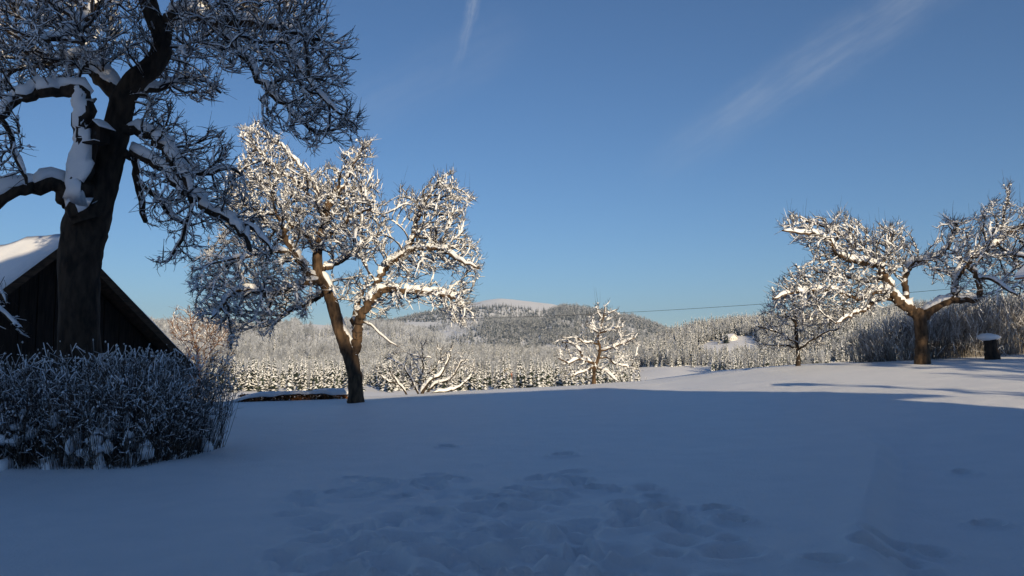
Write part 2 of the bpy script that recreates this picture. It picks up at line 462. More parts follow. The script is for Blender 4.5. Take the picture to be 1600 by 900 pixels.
CLEAR = [
    [(1082, 556), (1090, 541), (1128, 528), (1150, 525), (1184, 527), (1188, 545), (1180, 558), (1130, 562)],
    [(975, 612), (985, 582), (1000, 573), (1060, 573), (1085, 574), (1105, 572), (1122, 572), (1118, 576), (1112, 585), (1150, 588), (1300, 575), (1300, 566), (1400, 566), (1400, 612)],
    [(735, 481), (735, 455), (900, 455), (885, 478), (862, 483), (845, 487), (815, 481), (790, 478)],
    [(470, 520), (465, 505), (520, 498), (540, 506), (505, 522)], [(318, 512), (330, 495), (420, 505), (430, 516), (380, 512)],
    [(385, 528), (395, 518), (412, 520), (405, 530)],
    [(600, 512), (640, 503), (690, 504), (690, 511), (640, 515)]]
def project(X, Y, Z):
    yc = Y * math.cos(PITCH) + (Z - EYE) * math.sin(PITCH); zc = -Y * math.sin(PITCH) + (Z - EYE) * math.cos(PITCH)
    return 800 + F * X / yc, 450 - F * zc / yc

def scatter(n, y0, y1, px0, px1, seed, gaps=0.0, gscale=100.0):
    g = np.random.default_rng(seed)
    Y = np.sqrt(g.uniform(y0 ** 2, y1 ** 2, n)); px = g.uniform(px0, px1, n)
    X = (px - 800) / F * Y; Z = terrain(X, Y)
    qx, qy = project(X, Y, Z)
    keep = np.ones(n, bool)
    for c in CLEAR: keep &= ~poly_in(qx, qy, c)
    if gaps: keep &= (fbm(X / gscale, Y / gscale, 3, seed) > -0.5 + gaps)
    return X[keep], Y[keep], Z[keep]

def forest(name, label, cat, pts, source, hmean, base_h, seed, hvar=.32):
    X, Y, Z = pts; n = len(X); g = np.random.default_rng(seed)
    me = bpy.data.meshes.new(name)
    me.vertices.add(n); me.vertices.foreach_set('co', np.stack([X, Y, Z - .3], -1).astype(np.float32).ravel())
    s = me.attributes.new('tree_scale', 'FLOAT_VECTOR', 'POINT')
    sc = hmean / base_h * np.clip(g.normal(1, hvar, n), .45, 1.7); wd = g.uniform(.85, 1.2, n)
    s.data.foreach_set('vector', np.stack([sc * wd, sc * wd, sc], -1).astype(np.float32).ravel())
    r = me.attributes.new('tree_turn', 'FLOAT_VECTOR', 'POINT')
    r.data.foreach_set('vector', np.stack([g.normal(0, .03, n), g.normal(0, .03, n), g.uniform(0, 6.28, n)], -1).astype(np.float32).ravel())
    o = bpy.data.objects.new(name, me); COL.objects.link(o)
    ng = bpy.data.node_groups.new(name + '_nodes', 'GeometryNodeTree')
    ng.interface.new_socket('Geometry', in_out='INPUT', socket_type='NodeSocketGeometry')
    ng.interface.new_socket('Geometry', in_out='OUTPUT', socket_type='NodeSocketGeometry')
    N, L = ng.nodes, ng.links
    gi, go = N.new('NodeGroupInput'), N.new('NodeGroupOutput')
    iop = N.new('GeometryNodeInstanceOnPoints')
    oi = N.new('GeometryNodeObjectInfo'); oi.transform_space = 'ORIGINAL'; oi.inputs['Object'].default_value = source; oi.inputs['As Instance'].default_value = True
    def attr(nm):
        a = N.new('GeometryNodeInputNamedAttribute'); a.data_type = 'FLOAT_VECTOR'; a.inputs['Name'].default_value = nm; return a.outputs['Attribute']
    L.new(gi.outputs[0], iop.inputs['Points']); L.new(oi.outputs['Geometry'], iop.inputs['Instance'])
    L.new(attr('tree_scale'), iop.inputs['Scale']); L.new(attr('tree_turn'), iop.inputs['Rotation'])
    L.new(iop.outputs[0], go.inputs[0])
    md = o.modifiers.new('scatter', 'NODES'); md.node_group = ng
    o['kind'] = 'stuff'; o['label'] = label; o['category'] = cat
    return o

# single spruces in the row behind the crest
g1 = np.random.default_rng(12)
row = []
for k in range(215):
    px = g1.uniform(330, 1000); Y = g1.uniform(370, 440)
    if px > 960 and g1.random() < .6: continue
    row.append((px, Y))
spr_first = None
for k, (px, Y) in enumerate(row):
    x = (px - 800) / F * Y
    t = place_tree('spruce_tree', 'snow-laden spruce in the dense row beyond the snowfield crest', 'tree', 'spruces in the row beyond the crest', SPR[k % 3], SPR_TRUNK, x, Y, g1.uniform(11, 16.5), 12)
gv = np.random.default_rng(71)
for k in range(16):
    px = gv.uniform(1112, 1150); Y = gv.uniform(760, 850)
    place_tree('spruce_tree', 'dark spruce in the isolated clump on the valley meadow', 'tree', 'spruces in the meadow clump', DARK if k % 3 else SPR[0], SPR_TRUNK, (px - 800) / F * Y, Y, gv.uniform(10, 16), 12)
SD = next(o for o in bpy.data.objects if o.name.startswith('crown') and o.data == DARK)
spr_src = [o for o in bpy.data.objects if o.name.startswith('crown') and o.data in SPR]
src = {me.name: next(o for o in spr_src if o.data == me) for me in SPR}
bare_spots = [(1095, 600, 700, 7, 'frosted bare bush-like tree standing alone on the valley meadow'), (1205, 600, 640, 8, 'frosted bare tree beside the snowed-in shed in the valley')]
bares = []
for k, (px, py, Y, h, lab) in enumerate(bare_spots):
    bares.append(place_tree('frosted_tree', lab, 'tree', None, BARE[k % 2], BARE_TRUNK, (px - 800) / F * Y, Y, h, 11))
bsrc = [next(c for c in b.children if c.name.startswith('crown')) for b in bares]
S0, S1, S2 = src['spruce_crown_a'], src['spruce_crown_b'], src['spruce_crown_c']
def wood(nm, lab, n, y0, y1, p0, p1, s, obj, h, bh, gaps=0, gs=100.):
    forest(nm, lab, 'forest', scatter(n, y0, y1, p0, p1, s, gaps, gs), obj, h, bh, s)
wood('spruce_forest', 'snowy spruce wood on the low rise behind the spruce row', 5000, 440, 1010, 120, 1010, 101, S0, 8.5, 12, .44, 55.)
wood('spruce_forest', 'slim snowy spruces mixed into the wood on the low rise', 5000, 470, 1010, 120, 1010, 102, S1, 9, 12, .44, 55.)
wood('frosted_forest', 'frosted bare woodland covering the low rise', 8000, 470, 1020, 120, 1010, 103, bsrc[0], 7.5, 11, .36, 40.)
wood('frosted_forest', 'frosted bare woodland of lighter crowns on the low rise', 6500, 470, 1020, 120, 1010, 104, bsrc[1], 7.5, 11, .36, 45.)
wood('spruce_forest', 'snowy spruce wood covering the hill right of the meadows', 7500, 520, 1020, 960, 1900, 105, S2, 10, 12, .36, 80.)
wood('spruce_forest', 'slim snowy spruces on the hill right of the meadows', 6500, 520, 1020, 960, 1900, 106, S1, 11.5, 12, .36, 80.)
wood('frosted_forest', 'frosted bare woodland at the foot of the hill right of the meadows', 9000, 520, 1020, 970, 1900, 107, bsrc[0], 8.5, 11, .36, 60.)
wood('frosted_forest', 'pale frosted woodland on the left hill', 11000, 900, 2050, -250, 690, 108, bsrc[1], 15, 11, .34, 160.)
wood('spruce_forest', 'snowy spruces scattered through the woodland on the left hill', 4200, 900, 2050, -250, 690, 109, S1, 15, 12, .42, 130.)
wood('spruce_forest', 'dark spruce forest on the snow-capped mountain', 17000, 2500, 5300, 500, 1100, 110, SD, 19, 12, .34, 260.)
wood('frosted_forest', 'grey frosted woodland on the mountain slopes', 4500, 2300, 4000, 560, 1250, 111, bsrc[0], 17, 11, .34, 260.)
wood('spruce_forest', 'dark spruce forest on the ridge in front of the white summit', 12000, 2600, 3950, 760, 1250, 112, SD, 17, 12, .34, 200.)

# ------------------------------------------------------------------ branch geometry
def catmull(P, n):
    P = np.asarray(P, float); k = len(P)
    Q = np.vstack([2 * P[0] - P[1], P, 2 * P[-1] - P[-2]])
    out = []
    for u in np.linspace(0, k - 1 - 1e-6, n):
        i = int(u); t = u - i; a, b, c, d = Q[i], Q[i + 1], Q[i + 2], Q[i + 3]
        out.append(.5 * (2 * b + (c - a) * t + (2 * a - 5 * b + 4 * c - d) * t * t + (3 * b - a - 3 * c + d) * t ** 3))
    return np.array(out)

def tube(P, R, n=12, bumpy=0.0, seed=0, cap=True):
    """thick limb: rings with transported frames; returns V, quads"""
    P = np.asarray(P); m = len(P)
    T = np.gradient(P, axis=0); T /= np.linalg.norm(T, axis=1)[:, None] + 1e-12
    s = np.cross(T[0], (0.3, 0.2, 1.0)); 
    if np.linalg.norm(s) < 1e-3: s = np.cross(T[0], (1, 0, 0))
    s /= np.linalg.norm(s)
    V = np.zeros((m, n, 3)); a = np.arange(n) * 2 * PI / n
    g = np.random.default_rng(seed + 991)
    ph = g.uniform(0, 50)
    for i in range(m):
        s = s - T[i] * s.dot(T[i]); s /= np.linalg.norm(s); u = np.cross(T[i], s)
        rad = R[i] * np.ones(n)
        if bumpy:
            q = np.arange(n) * 0.9
            nn = fbm(np.cos(a) * 1.7 + ph, np.full(n, i * 0.33) + np.sin(a) * 1.7, 3, seed)
            rad = rad * (1 + bumpy * 2 * nn)
        V[i] = P[i] + (np.cos(a) * rad)[:, None] * s + (np.sin(a) * rad)[:, None] * u
    V = V.reshape(-1, 3)
    i = np.arange(m - 1)[:, None] * n; j = np.arange(n)[None, :]; j2 = (j + 1) % n
    Q = np.stack([i + j, i + j2, i + n + j2, i + n + j], -1).reshape(-1, 4)
    if cap:
        V = np.vstack([V, np.repeat(P[-1:] + T[-1:] * R[-1] * .4, n, 0) + (V[(m - 1) * n:] - P[-1]) * .35]); b = (m - 1) * n
        ring = np.arange(n); r2 = (ring + 1) % n; Q = np.vstack([Q, np.stack([b + ring, b + r2, b + n + r2, b + n + ring], -1)])
    return V, Q

def limb_snow(P, R, thick, seed, wide=0.85, plaster=None):
    """snow lying along the upper side of a limb (or blown against one side of it)"""
    P = np.asarray(P); m = len(P); n = 11
    T = np.gradient(P, axis=0); T /= np.linalg.norm(T, axis=1)[:, None] + 1e-12
    u0 = np.array((0, 0, 1.)) if plaster is None else np.array(plaster, float) / np.linalg.norm(plaster)
    up = u0 - T * (T @ u0)[:, None]
    hz = np.linalg.norm(up, axis=1); up /= hz[:, None] + 1e-6
    side = np.cross(T, up)
    L = np.concatenate([[0], np.cumsum(np.linalg.norm(np.diff(P, axis=0), axis=1))])
    x = L * 3.1
    nz = 1 + 1.2 * fbm(x, np.full(m, seed * 3.7), 3, seed)
    amt = sstep(hz, 0.12, 0.62) * np.clip(nz, .25, 1.6)
    if plaster is None:
        gap = fbm(x * 0.8 + 31, np.full(m, seed * 1.3), 2, seed + 5)
        amt = amt * sstep(gap, -0.27, -0.15)
    amt = amt * sstep(L, .05, min(.45, L[-1] * .4)) * (1 - sstep(L, L[-1] - min(.3, L[-1] * .3), L[-1]))
    th = thick * amt * (.22 + .78 * np.clip(R / .09, 0, 1)); w = R * wide * np.sqrt(np.clip(amt, 0, 1)) + th * .2
    a = np.linspace(0, 2 * PI, n, endpoint=False) + .2
    V = np.zeros((m, n, 3))
    rag = np.stack([1 + (.5 if plaster is None else 1.3) * fbm(x * 2.2, np.full(m, k * 9.1), 2, seed + k) for k in range(n)], 1)
    if plaster is not None: w = w * np.clip(.8 + 2.2 * fbm(x * .8 + 90, np.full(m, 1.7), 3, seed), .72, 1.15); P = P + side * (R * .9 * fbm(x * .9 + 7, np.full(m, 3.3), 3, seed))[:, None]
    for k in range(n):
        c, s_ = math.cos(a[k]), math.sin(a[k])
        hgt = np.where(s_ > 0, s_ * (th + R * .15 * np.clip(amt * 4, 0, 1)), s_ * R * .55 * np.clip(amt, 0, 1))
        V[:, k] = P + side * (c * w * rag[:, k])[:, None] + up * (R * .72 * np.clip(amt * 3, 0.0, 1) + hgt)[:, None]
    V += np.random.default_rng(seed).normal(0, 1, V.shape) * (.07 * th)[:, None, None]
    i = np.arange(m - 1)[:, None] * n; j = np.arange(n)[None, :]; j2 = (j + 1) % n
    Q = np.stack([i + j, i + j2, i + n + j2, i + n + j], -1).reshape(-1, 4)[:, ::-1]
    ok = (amt[:-1] + amt[1:]) > 0.05
    return V.reshape(-1, 3), Q[np.repeat(ok, n)]

def edge_tubes(A, B, ra, rb, n=3):
    d = B - A; L = np.linalg.norm(d, axis=1); d = d / (L[:, None] + 1e-9)
    h = np.where(np.abs(d[:, 2:3]) > .9, np.array([[1., 0, 0]]), np.array([[0, 0, 1.]]))
    s = np.cross(d, h); s /= np.linalg.norm(s, axis=1)[:, None] + 1e-9
    u = np.cross(s, d)
    E = len(A); V = np.zeros((E, 2 * n, 3))
    for k in range(n):
        a = 2 * PI * k / n + .5
        o = math.cos(a) * s + math.sin(a) * u
        V[:, k] = A + o * ra[:, None]; V[:, n + k] = B + o * rb[:, None]
    base = np.arange(E)[:, None] * 2 * n; k = np.arange(n)[None, :]; k2 = (k + 1) % n
    Q = np.stack([base + k, base + k2, base + n + k2, base + n + k], -1).reshape(-1, 4)
    return V.reshape(-1, 3), Q

def edge_snow(A, B, ra, rb, ta, tb):
    """snow ridge on each twig: five-cornered section, ta/tb thickness at the ends"""
    d = B - A; L = np.linalg.norm(d, axis=1); d = d / (L[:, None] + 1e-9)
    up = np.array([[0, 0, 1.]]) - d * d[:, 2:3]; hz = np.linalg.norm(up, axis=1)
    keep = (hz > .2) & (np.maximum(ta, tb) > .004)
    A, B, ra, rb, ta, tb, d, up, hz = [q[keep] for q in (A, B, ra, rb, ta, tb, d, up, hz)]
    up = up / hz[:, None]; s = np.cross(d, up); E = len(A)
    sec = [(-.8, .1), (-.5, .75), (.5, .8), (.8, .1)]
    V = np.zeros((E, 8, 3))
    for e, (C, r, t) in enumerate(((A, ra, ta), (B, rb, tb))):
        for k, (x, y) in enumerate(sec):
            V[:, e * 4 + k] = C + s * (x * (r + t * .62))[:, None] + up * (r * .4 + y * t)[:, None]
    base = np.arange(E)[:, None] * 8; k = np.arange(3)[None, :]; k2 = k + 1
    Q = np.stack([base + k, base + k2, base + 4 + k2, base + 4 + k], -1).reshape(-1, 4)
    return V.reshape(-1, 3), Q

OCT_V = np.array([(1, 0, 0), (0, 1, 0), (-1, 0, 0), (0, -1, 0), (0, 0, 1), (0, 0, -1)], float)
OCT_F = np.array([(0, 1, 4), (1, 2, 4), (2, 3, 4), (3, 0, 4), (1, 0, 5), (2, 1, 5), (3, 2, 5), (0, 3, 5)])
def blobs(C, S, g):
    n = len(C); a = g.uniform(0, 6.28, n); ca, sa = np.cos(a), np.sin(a)
    V = OCT_V[None] * S[:, None, :] * g.uniform(.75, 1.25, (n, 6, 1))
    x = V[..., 0] * ca[:, None] - V[..., 1] * sa[:, None]; y = V[..., 0] * sa[:, None] + V[..., 1] * ca[:, None]
    V = np.stack([x, y, V[..., 2]], -1) + C[:, None, :]
    Fc = (np.arange(n)[:, None, None] * 6 + OCT_F[None]).reshape(-1, 3)
    return V.reshape(-1, 3), Fc

def merge(parts):
    Vs, Fs, b = [], [], 0
    for V, Q in parts:
        Vs.append(V); Fs.append(Q + b); b += len(V)
    return np.vstack(Vs), np.vstack(Fs)

def poly_edge_dist(x, y, poly):
    d = np.full(len(x), 1e9)
    for a in range(len(poly)):
        x0, y0 = poly[a - 1]; x1, y1 = poly[a]
        dx, dy = x1 - x0, y1 - y0; t = np.clip(((x - x0) * dx + (y - y0) * dy) / (dx * dx + dy * dy + 1e-9), 0, 1)
        d = np.minimum(d, np.hypot(x - x0 - t * dx, y - y0 - t * dy))
    return d

def grow(P0, A, D, infl, kill, iters, jit, trop, g, maxch=3, inert=.7, par0=None, D0=None, fan=None):
    P = list(P0); par = [-1] * len(P0) if par0 is None else list(par0); ch = [0] * len(P0)
    Pn = np.array(P); Dn = np.zeros_like(Pn) if D0 is None else D0.copy(); ni = np.zeros(len(A), int); nd = np.full(len(A), 1e9)
    def upd(new, base):
        nonlocal ni, nd
        for s in range(0, len(new), 400):
            blk = new[s:s + 400]
            d2 = ((A ** 2).sum(1)[:, None] + (blk ** 2).sum(1)[None] - 2 * A @ blk.T)
            k = d2.argmin(1); v = np.sqrt(np.maximum(d2[np.arange(len(A)), k], 0))
            m = v < nd; nd[m] = v[m]; ni[m] = base + s + k[m]
    upd(Pn, 0)
    for it in range(iters):
        if len(A) == 0: break
        m = nd < infl
        if not m.any(): break
        idx = ni[m]; v = A[m] - Pn[idx]; v /= np.linalg.norm(v, axis=1)[:, None] + 1e-9
        uq, inv = np.unique(idx, return_inverse=True)
        S = np.zeros((len(uq), 3)); np.add.at(S, inv, v)
        S /= np.linalg.norm(S, axis=1)[:, None] + 1e-9
        S += g.normal(0, jit, S.shape) + np.array(trop) + inert * Dn[uq]
        if fan is not None:
            ov = Pn[uq] - fan[0]; S += fan[1] * ov / (np.linalg.norm(ov, axis=1)[:, None] + 1e-6)
        S /= np.linalg.norm(S, axis=1)[:, None] + 1e-9
        cc = np.array(ch)[uq]; ok = cc < maxch
        uq, S = uq[ok], S[ok]
        if len(uq) == 0: break
        new = Pn[uq] + S * D * g.uniform(.8, 1.2, (len(uq), 1))
        base = len(Pn)
        for u in uq: ch[u] += 1
        ch += [0] * len(new); par += list(map(int, uq)); Pn = np.vstack([Pn, new]); Dn = np.vstack([Dn, S])
        upd(new, base)
        ca = np.array(ch)
        keep = (nd > kill) & ~((ca[ni] >= maxch) & (nd < infl))
        A = A[keep]; ni = ni[keep]; nd = nd[keep]
    return Pn, np.array(par), Dn

def fruit_tree(name, label, Y, limbs, regions, D=0.16, tip=0.005, seed=1, bark='bark', snow_t=0.035, limb_t=0.09, spur=1.2, spur_len=(.06, .2),
               infl=1.4, trop=(0, 0, .05), jit=.35, blob=0.25, group=None, twig='twig', base=None, maxch=3, snow_frac=.85, hang=0.0, dens=1.0, rs=1.0, sprouts=0, inert=1.0, kill=1.2, clump=3.6, stage=.09, fill=.42):
    """limbs: list of dict(p=[(px,py,halfwidth_px)...], d=(start,end) depth offsets, s=snow factor); first one is the trunk
       regions: list of (polygon px, depth centre offset, half depth, attractors)"""
    g = np.random.default_rng(seed)
    b0 = np.array(at(*limbs[0]['p'][0][:2], Y))
    bz = ground(b0[0], Y) if base is None else base
    root = thing(name, label, 'tree', (b0[0], Y, bz), 0, group)
    org = np.array((b0[0], Y, bz))
    starts, rad0 = [], []
    snowparts = []
    for k, lb in enumerate(limbs):
        p = lb['p']; d0, d1 = lb.get('d', (0, 0)); n = len(p)
        pts = np.array([at(q[0], q[1], Y + d0 + (d1 - d0) * i / (n - 1)) for i, q in enumerate(p)])
        rr_ = rs * np.array([q[2] / F * (Y + d0 + (d1 - d0) * i / (n - 1)) for i, q in enumerate(p)])
        if k == 0:
            # foot of the trunk reaches into the ground with a flare
            pts = np.vstack([[pts[0][0], Y, bz - .25], [pts[0][0], Y, bz + .05], pts]); rr_ = np.concatenate([[rr_[0] * 1.3, rr_[0] * 1.12], rr_])
            o_ = np.concatenate([[True, True], pts[2:, 2] > bz + .2]); pts, rr_ = pts[o_], rr_[o_]
        L = np.linalg.norm(np.diff(pts, axis=0), axis=1).sum()
        m = max(8, int(L / (0.10 if rr_.max() > .1 else .14)))
        C = catmull(np.column_stack([pts, rr_]), m)
        Pc, Rc = C[:, :3], np.maximum(C[:, 3], .004)
        wig = min(.5 * Rc.mean(), .03)
        if k > 0: Pc[1:-1] += g.normal(0, wig, (m - 2, 3))
        nside = 16 if Rc.max() > .12 else 10 if Rc.max() > .04 else 7
        V, Q = tube(Pc - org, Rc, nside, .22 if Rc.max() > .05 else .15, seed * 31 + k)
        lo_ = mesh_obj('trunk' if k == 0 else 'limb', V, Q, bark, root)
        sf = lb.get('s', 1.0)
        if sf > 0:
            V, Q = limb_snow(Pc - org, Rc, limb_t * sf, seed * 17 + k)
            if len(Q): mesh_obj('limb_snow', V, Q, 'snow_cap', lo_)
        if 'plaster' in lb:
            a_, b_ = lb.get('span', (0, 1)); ia, ib = int(a_ * m), int(b_ * m)
            V, Q = limb_snow(Pc[ia:ib] - org, Rc[ia:ib], .05, seed * 19 + k, .98, lb['plaster'])
            if len(Q): mesh_obj('blown_snow', V, Q, 'snow_cap', lo_)
        st = max(1, int(D / (L / m)))
        if lb.get('grow', True):
            starts.append(Pc[::st]); rad0.append(Rc[::st])
    P0 = np.vstack(starts); R0 = np.concatenate(rad0)
    if k == 0: pass
    A = []
    for (poly, dc, dh, n) in regions:
        n = int(n * dens)
        xs = [q[0] for q in poly]; ys = [q[1] for q in poly]
        x = g.uniform(min(xs), max(xs), n * 4); y = g.uniform(min(ys), max(ys), n * 4)
        m = poly_in(x, y, poly); x, y = x[m][:n], y[m][:n]
        e = poly_edge_dist(x, y, poly); e = np.sqrt(np.clip(e / (e.max() * .8 + 1e-6), .02, 1))
        dep = dc + g.uniform(-1, 1, len(x)) * dh * e
        u = (x - 800) / F; v = (450 - y) / F; c_p, s_p = math.cos(PITCH), math.sin(PITCH)
        dy = c_p - v * s_p; t = (Y + dep) / dy
        A.append(np.stack([u * t, Y + dep, EYE + (s_p + v * c_p) * t], -1))
    A = np.vstack(A); A = A[A[:, 2] > bz + .35]
    # boughs first (few, long), then fine side twigs close to them
    few = g.random(len(A)) < stage
    hub = np.array([A[:, 0].mean() * .5 + org[0] * .5, Y, np.quantile(A[:, 2], .22)])
    P, par, Dn = grow(P0, A[few], D * 1.25, infl * 2.2, D * 2.4, 70, jit, trop, g, maxch, inert, fan=(hub, .35))
    P, par, Dn = grow(P, A[~few], D * .8, infl * fill, D * kill, 9, jit * 1.3, (0, 0, trop[2] + .10), g, maxch, inert * .8, par, Dn, fan=(hub, .8))
    n0 = len(P0); N = len(P)
    e_ = 2.05
    acc = np.zeros(N); 
    for i in range(N - 1, n0 - 1, -1):
        if acc[i] == 0: acc[i] = tip ** e_
        if par[i] >= n0: acc[par[i]] += acc[i]
    R = np.zeros(N); R[:n0] = R0; R[n0:] = np.minimum(acc[n0:] ** (1 / e_), .05)
    for i in range(n0, N): R[i] = min(R[i], R[par[i]])
    idx = np.arange(n0, N); pr = par[idx]
    A_, B_ = P[pr], P[idx]; rb = R[idx]; ra = np.where(pr < n0, rb * 1.15, np.minimum(R[pr], rb * 1.5))
    lowfreq = fbm(P[:, 0] * 2.6 + 50, P[:, 2] * 2.6 + P[:, 1] * 1.7, 3, seed)
    sn = snow_t * np.clip(.95 + clump * lowfreq + g.normal(0, .25, N), 0, 2.0) * (g.random(N) < snow_frac) * np.clip(.40 + .5 * R / (tip * 2.0), .55, 1.8)
    tw = [edge_tubes(A_ - org, B_ - org, ra, rb, 3)]
    ss = [edge_snow(A_ - org, B_ - org, ra, rb, sn[pr] * np.where(pr < n0, .6, 1), sn[idx])]
    # short fruiting spurs
    ns = int(spur * (N - n0 + n0 * .8))
    cand = g.integers(0, N, ns)
    ovs = P[cand] - hub; ovs /= np.linalg.norm(ovs, axis=1)[:, None] + 1e-6
    dirs = g.normal(0, .42, (ns, 3)) + Dn[cand] * .6 + ovs * .5 + np.array((0, 0, .2 - hang)); dirs /= np.linalg.norm(dirs, axis=1)[:, None]
    Ls = g.uniform(*spur_len, ns)
    s0 = P[cand]; s1 = s0 + dirs * Ls[:, None]; rr2 = np.full(ns, tip * 1.05)
    tw.append(edge_tubes(s0 - org, s1 - org, rr2 * 1.3, rr2 * .8, 3))
    tsp = snow_t * .5 * g.uniform(0.2, 1.2, ns) * (g.random(ns) < snow_frac * .8)
    ss.append(edge_snow(s0 - org, s1 - org, rr2, rr2, tsp, tsp * .7))
    d2 = dirs + g.normal(0, .35, (ns, 3)) + np.array((0, 0, .25)); d2 /= np.linalg.norm(d2, axis=1)[:, None]
    sel = g.random(ns) < .55
    tw.append(edge_tubes((s1 - org)[sel], (s1 + d2 * Ls[:, None] * .6 - org)[sel], rr2[sel], rr2[sel] * .7, 3))
    # last year's shoots run on past the twig ends and fray the outline
    leaf = np.setdiff1d(np.arange(n0, N), par); leaf = leaf[g.random(len(leaf)) < .55]
    dv = Dn[leaf] + g.normal(0, .25, (len(leaf), 3)) + np.array((0, 0, .12)); dv /= np.linalg.norm(dv, axis=1)[:, None]
    lb_ = P[leaf]; le = lb_ + dv * (g.uniform(.6, 2.2, (len(leaf), 1)) ** 1.5 * D)
    q = np.full(len(leaf), tip * .95); ql = sn[leaf] * .6 * (g.random(len(leaf)) < .6)
    tw.append(edge_tubes(lb_ - org, le - org, q, q * .6)); ss.append(edge_snow(lb_ - org, le - org, q, q * .6, ql, ql * .4))
    if sprouts:
        hi = np.where(P[:, 2] > np.quantile(P[:, 2], .45))[0]; c = g.choice(hi, sprouts)
        a = P[c]; dv = np.array((0, 0, 1.)) + g.normal(0, .13, (sprouts, 3)); Ls = g.uniform(.35, 1.1, (sprouts, 1))
        b = a + dv * Ls * .5; e2 = b + (dv + g.normal(0, .08, (sprouts, 3))) * Ls * .5
        q = np.full(sprouts, tip * .6)
        tw += [edge_tubes(a - org, b - org, q * 1.1, q * .9), edge_tubes(b - org, e2 - org, q * .9, q * .5)]
    V, Q = merge(tw); stuff(mesh_obj('twigs', V, Q, twig, root))
    V, Q = merge(ss); stuff(mesh_obj('twig_snow', V, Q, 'snow_cap', root))
    nb = int(blob * (N - n0))
    if nb:
        c = g.integers(n0, N, nb); rb_ = g.uniform(.6, 1.5, nb) * snow_t
        C = P[c] - org + np.array((0, 0, 1)) * (rb_ * .5)[:, None]
        V, Fc = blobs(C, np.stack([rb_ * 1.5, rb_ * 1.1, rb_ * .9], -1), g)
        stuff(mesh_obj('snow_clumps', V, Fc, 'snow_cap', root))
    return root, org

# ------------------------------------------------------------------ the three old fruit trees
YB = 14.2
big_limbs = [
    dict(p=[(126, 640, 36), (125, 560, 34), (125, 480, 33), (124, 420, 33), (127, 385, 36), (134, 350, 37), (145, 318, 35), (158, 285, 29), (170, 250, 25), (180, 215, 23), (186, 180, 22), (195, 152, 22), (212, 126, 20), (236, 106, 19), (251, 82, 18), (251, 52, 17), (236, 18, 16), (226, -30, 15), (235, -90, 12), (228, -160, 8)], s=0),
    dict(p=[(136, 345, 26), (126, 318, 25), (122, 290, 22), (130, 255, 20), (132, 215, 19), (131, 180, 18), (126, 150, 16), (108, 140, 12), (80, 143, 10), (50, 148, 9), (22, 158, 8), (0, 185, 6), (-30, 220, 4)], d=(-.2, -1.2), s=1.5, plaster=(-.05, -1, .15), span=(0, .60)),
    dict(p=[(112, 318, 18), (96, 298, 15), (75, 288, 14), (45, 290, 13), (15, 305, 12), (-30, 335, 10), (-80, 350, 7)], d=(-.25, -1.0), s=1.3),
    dict(p=[(190, 160, 17), (172, 138, 15), (155, 118, 14), (138, 103, 12), (118, 96, 10), (92, 100, 8), (60, 96, 6), (25, 80, 4)], d=(0, 1.0), s=1.3),
    dict(p=[(250, 62, 14), (262, 33, 12), (280, 24, 10), (302, 23, 9), (324, 30, 9), (355, 35, 8), (395, 38, 7), (430, 44, 6), (465, 52, 5), (500, 62, 3)], d=(0, -1.2), s=1.2),
    dict(p=[(324, 30, 6), (340, 48, 6), (362, 68, 5.5), (385, 92, 5), (405, 124, 4.6), (425, 148, 4.2), (445, 165, 3.6), (470, 190, 2.8), (495, 205, 2)], d=(-.5, -.9), s=1.1),
    dict(p=[(440, 46, 5), (458, 75, 4.5), (470, 110, 4), (495, 140, 3.5), (515, 160, 3), (535, 180, 2)], d=(-1.1, -1.9), s=1),
    dict(p=[(186, 205, 11), (215, 207, 9), (238, 212, 9), (252, 226, 9), (268, 250, 8.5), (284, 276, 8), (296, 300, 7.5), (316, 323, 7), (345, 335, 6), (368, 350, 5), (384, 372, 4.5), (392, 392, 3)], d=(0, -.6), s=1.5),
    dict(p=[(190, 236, 9), (208, 240, 8), (232, 252, 7), (255, 268, 6.5), (276, 290, 6), (296, 306, 5)], d=(0, -.3), s=1.5),
    dict(p=[(192, 240, 8), (207, 252, 7), (216, 275, 6.5), (217, 300, 6), (222, 325, 5.5), (228, 347, 4)], d=(.1, .5), s=.8),
    dict(p=[(219, 285, 5), (235, 300, 4.5), (250, 313, 4.5), (262, 332, 4), (280, 344, 3.4), (300, 352, 2.5)], d=(.3, .6), s=1.2),
    dict(p=[(296, 305, 5), (297, 330, 4), (292, 352, 3.4), (284, 378, 3), (270, 398, 2.5), (260, 410, 2)], d=(-.4, .2), s=.9),
    dict(p=[(205, 150, 8), (232, 142, 6), (262, 132, 5), (290, 122, 4), (318, 128, 3), (345, 145, 2)], d=(.2, 2.0), s=1.2),
    dict(p=[(366, 350, 4), (392, 352, 3.5), (412, 372, 3), (425, 396, 2.2)], d=(-.4, -.8), s=1.2),
    dict(p=[(284, 276, 5), (310, 272, 4), (335, 268, 3.6), (360, 262, 3), (380, 275, 2.2)], d=(-.3, .4), s=1.4),
    dict(p=[(226, -20, 12), (200, -40, 10), (165, -20, 9), (140, 25, 8), (118, 48, 7), (85, 60, 5), (50, 60, 4)], d=(0, -1.4), s=1.2),
    dict(p=[(232, -70, 10), (180, -120, 9), (110, -130, 8), (40, -90, 6), (-30, -40, 4)], d=(0, .8), s=1.2),
    dict(p=[(234, -60, 10), (290, -90, 8), (350, -100, 7), (410, -70, 5), (450, -30, 3)], d=(0, .9), s=1.2),
    dict(p=[(0, 185, 5), (12, 205, 5), (22, 235, 4.5), (35, 265, 4), (42, 290, 2)], d=(-1.1, -1.2), s=1.2),
]
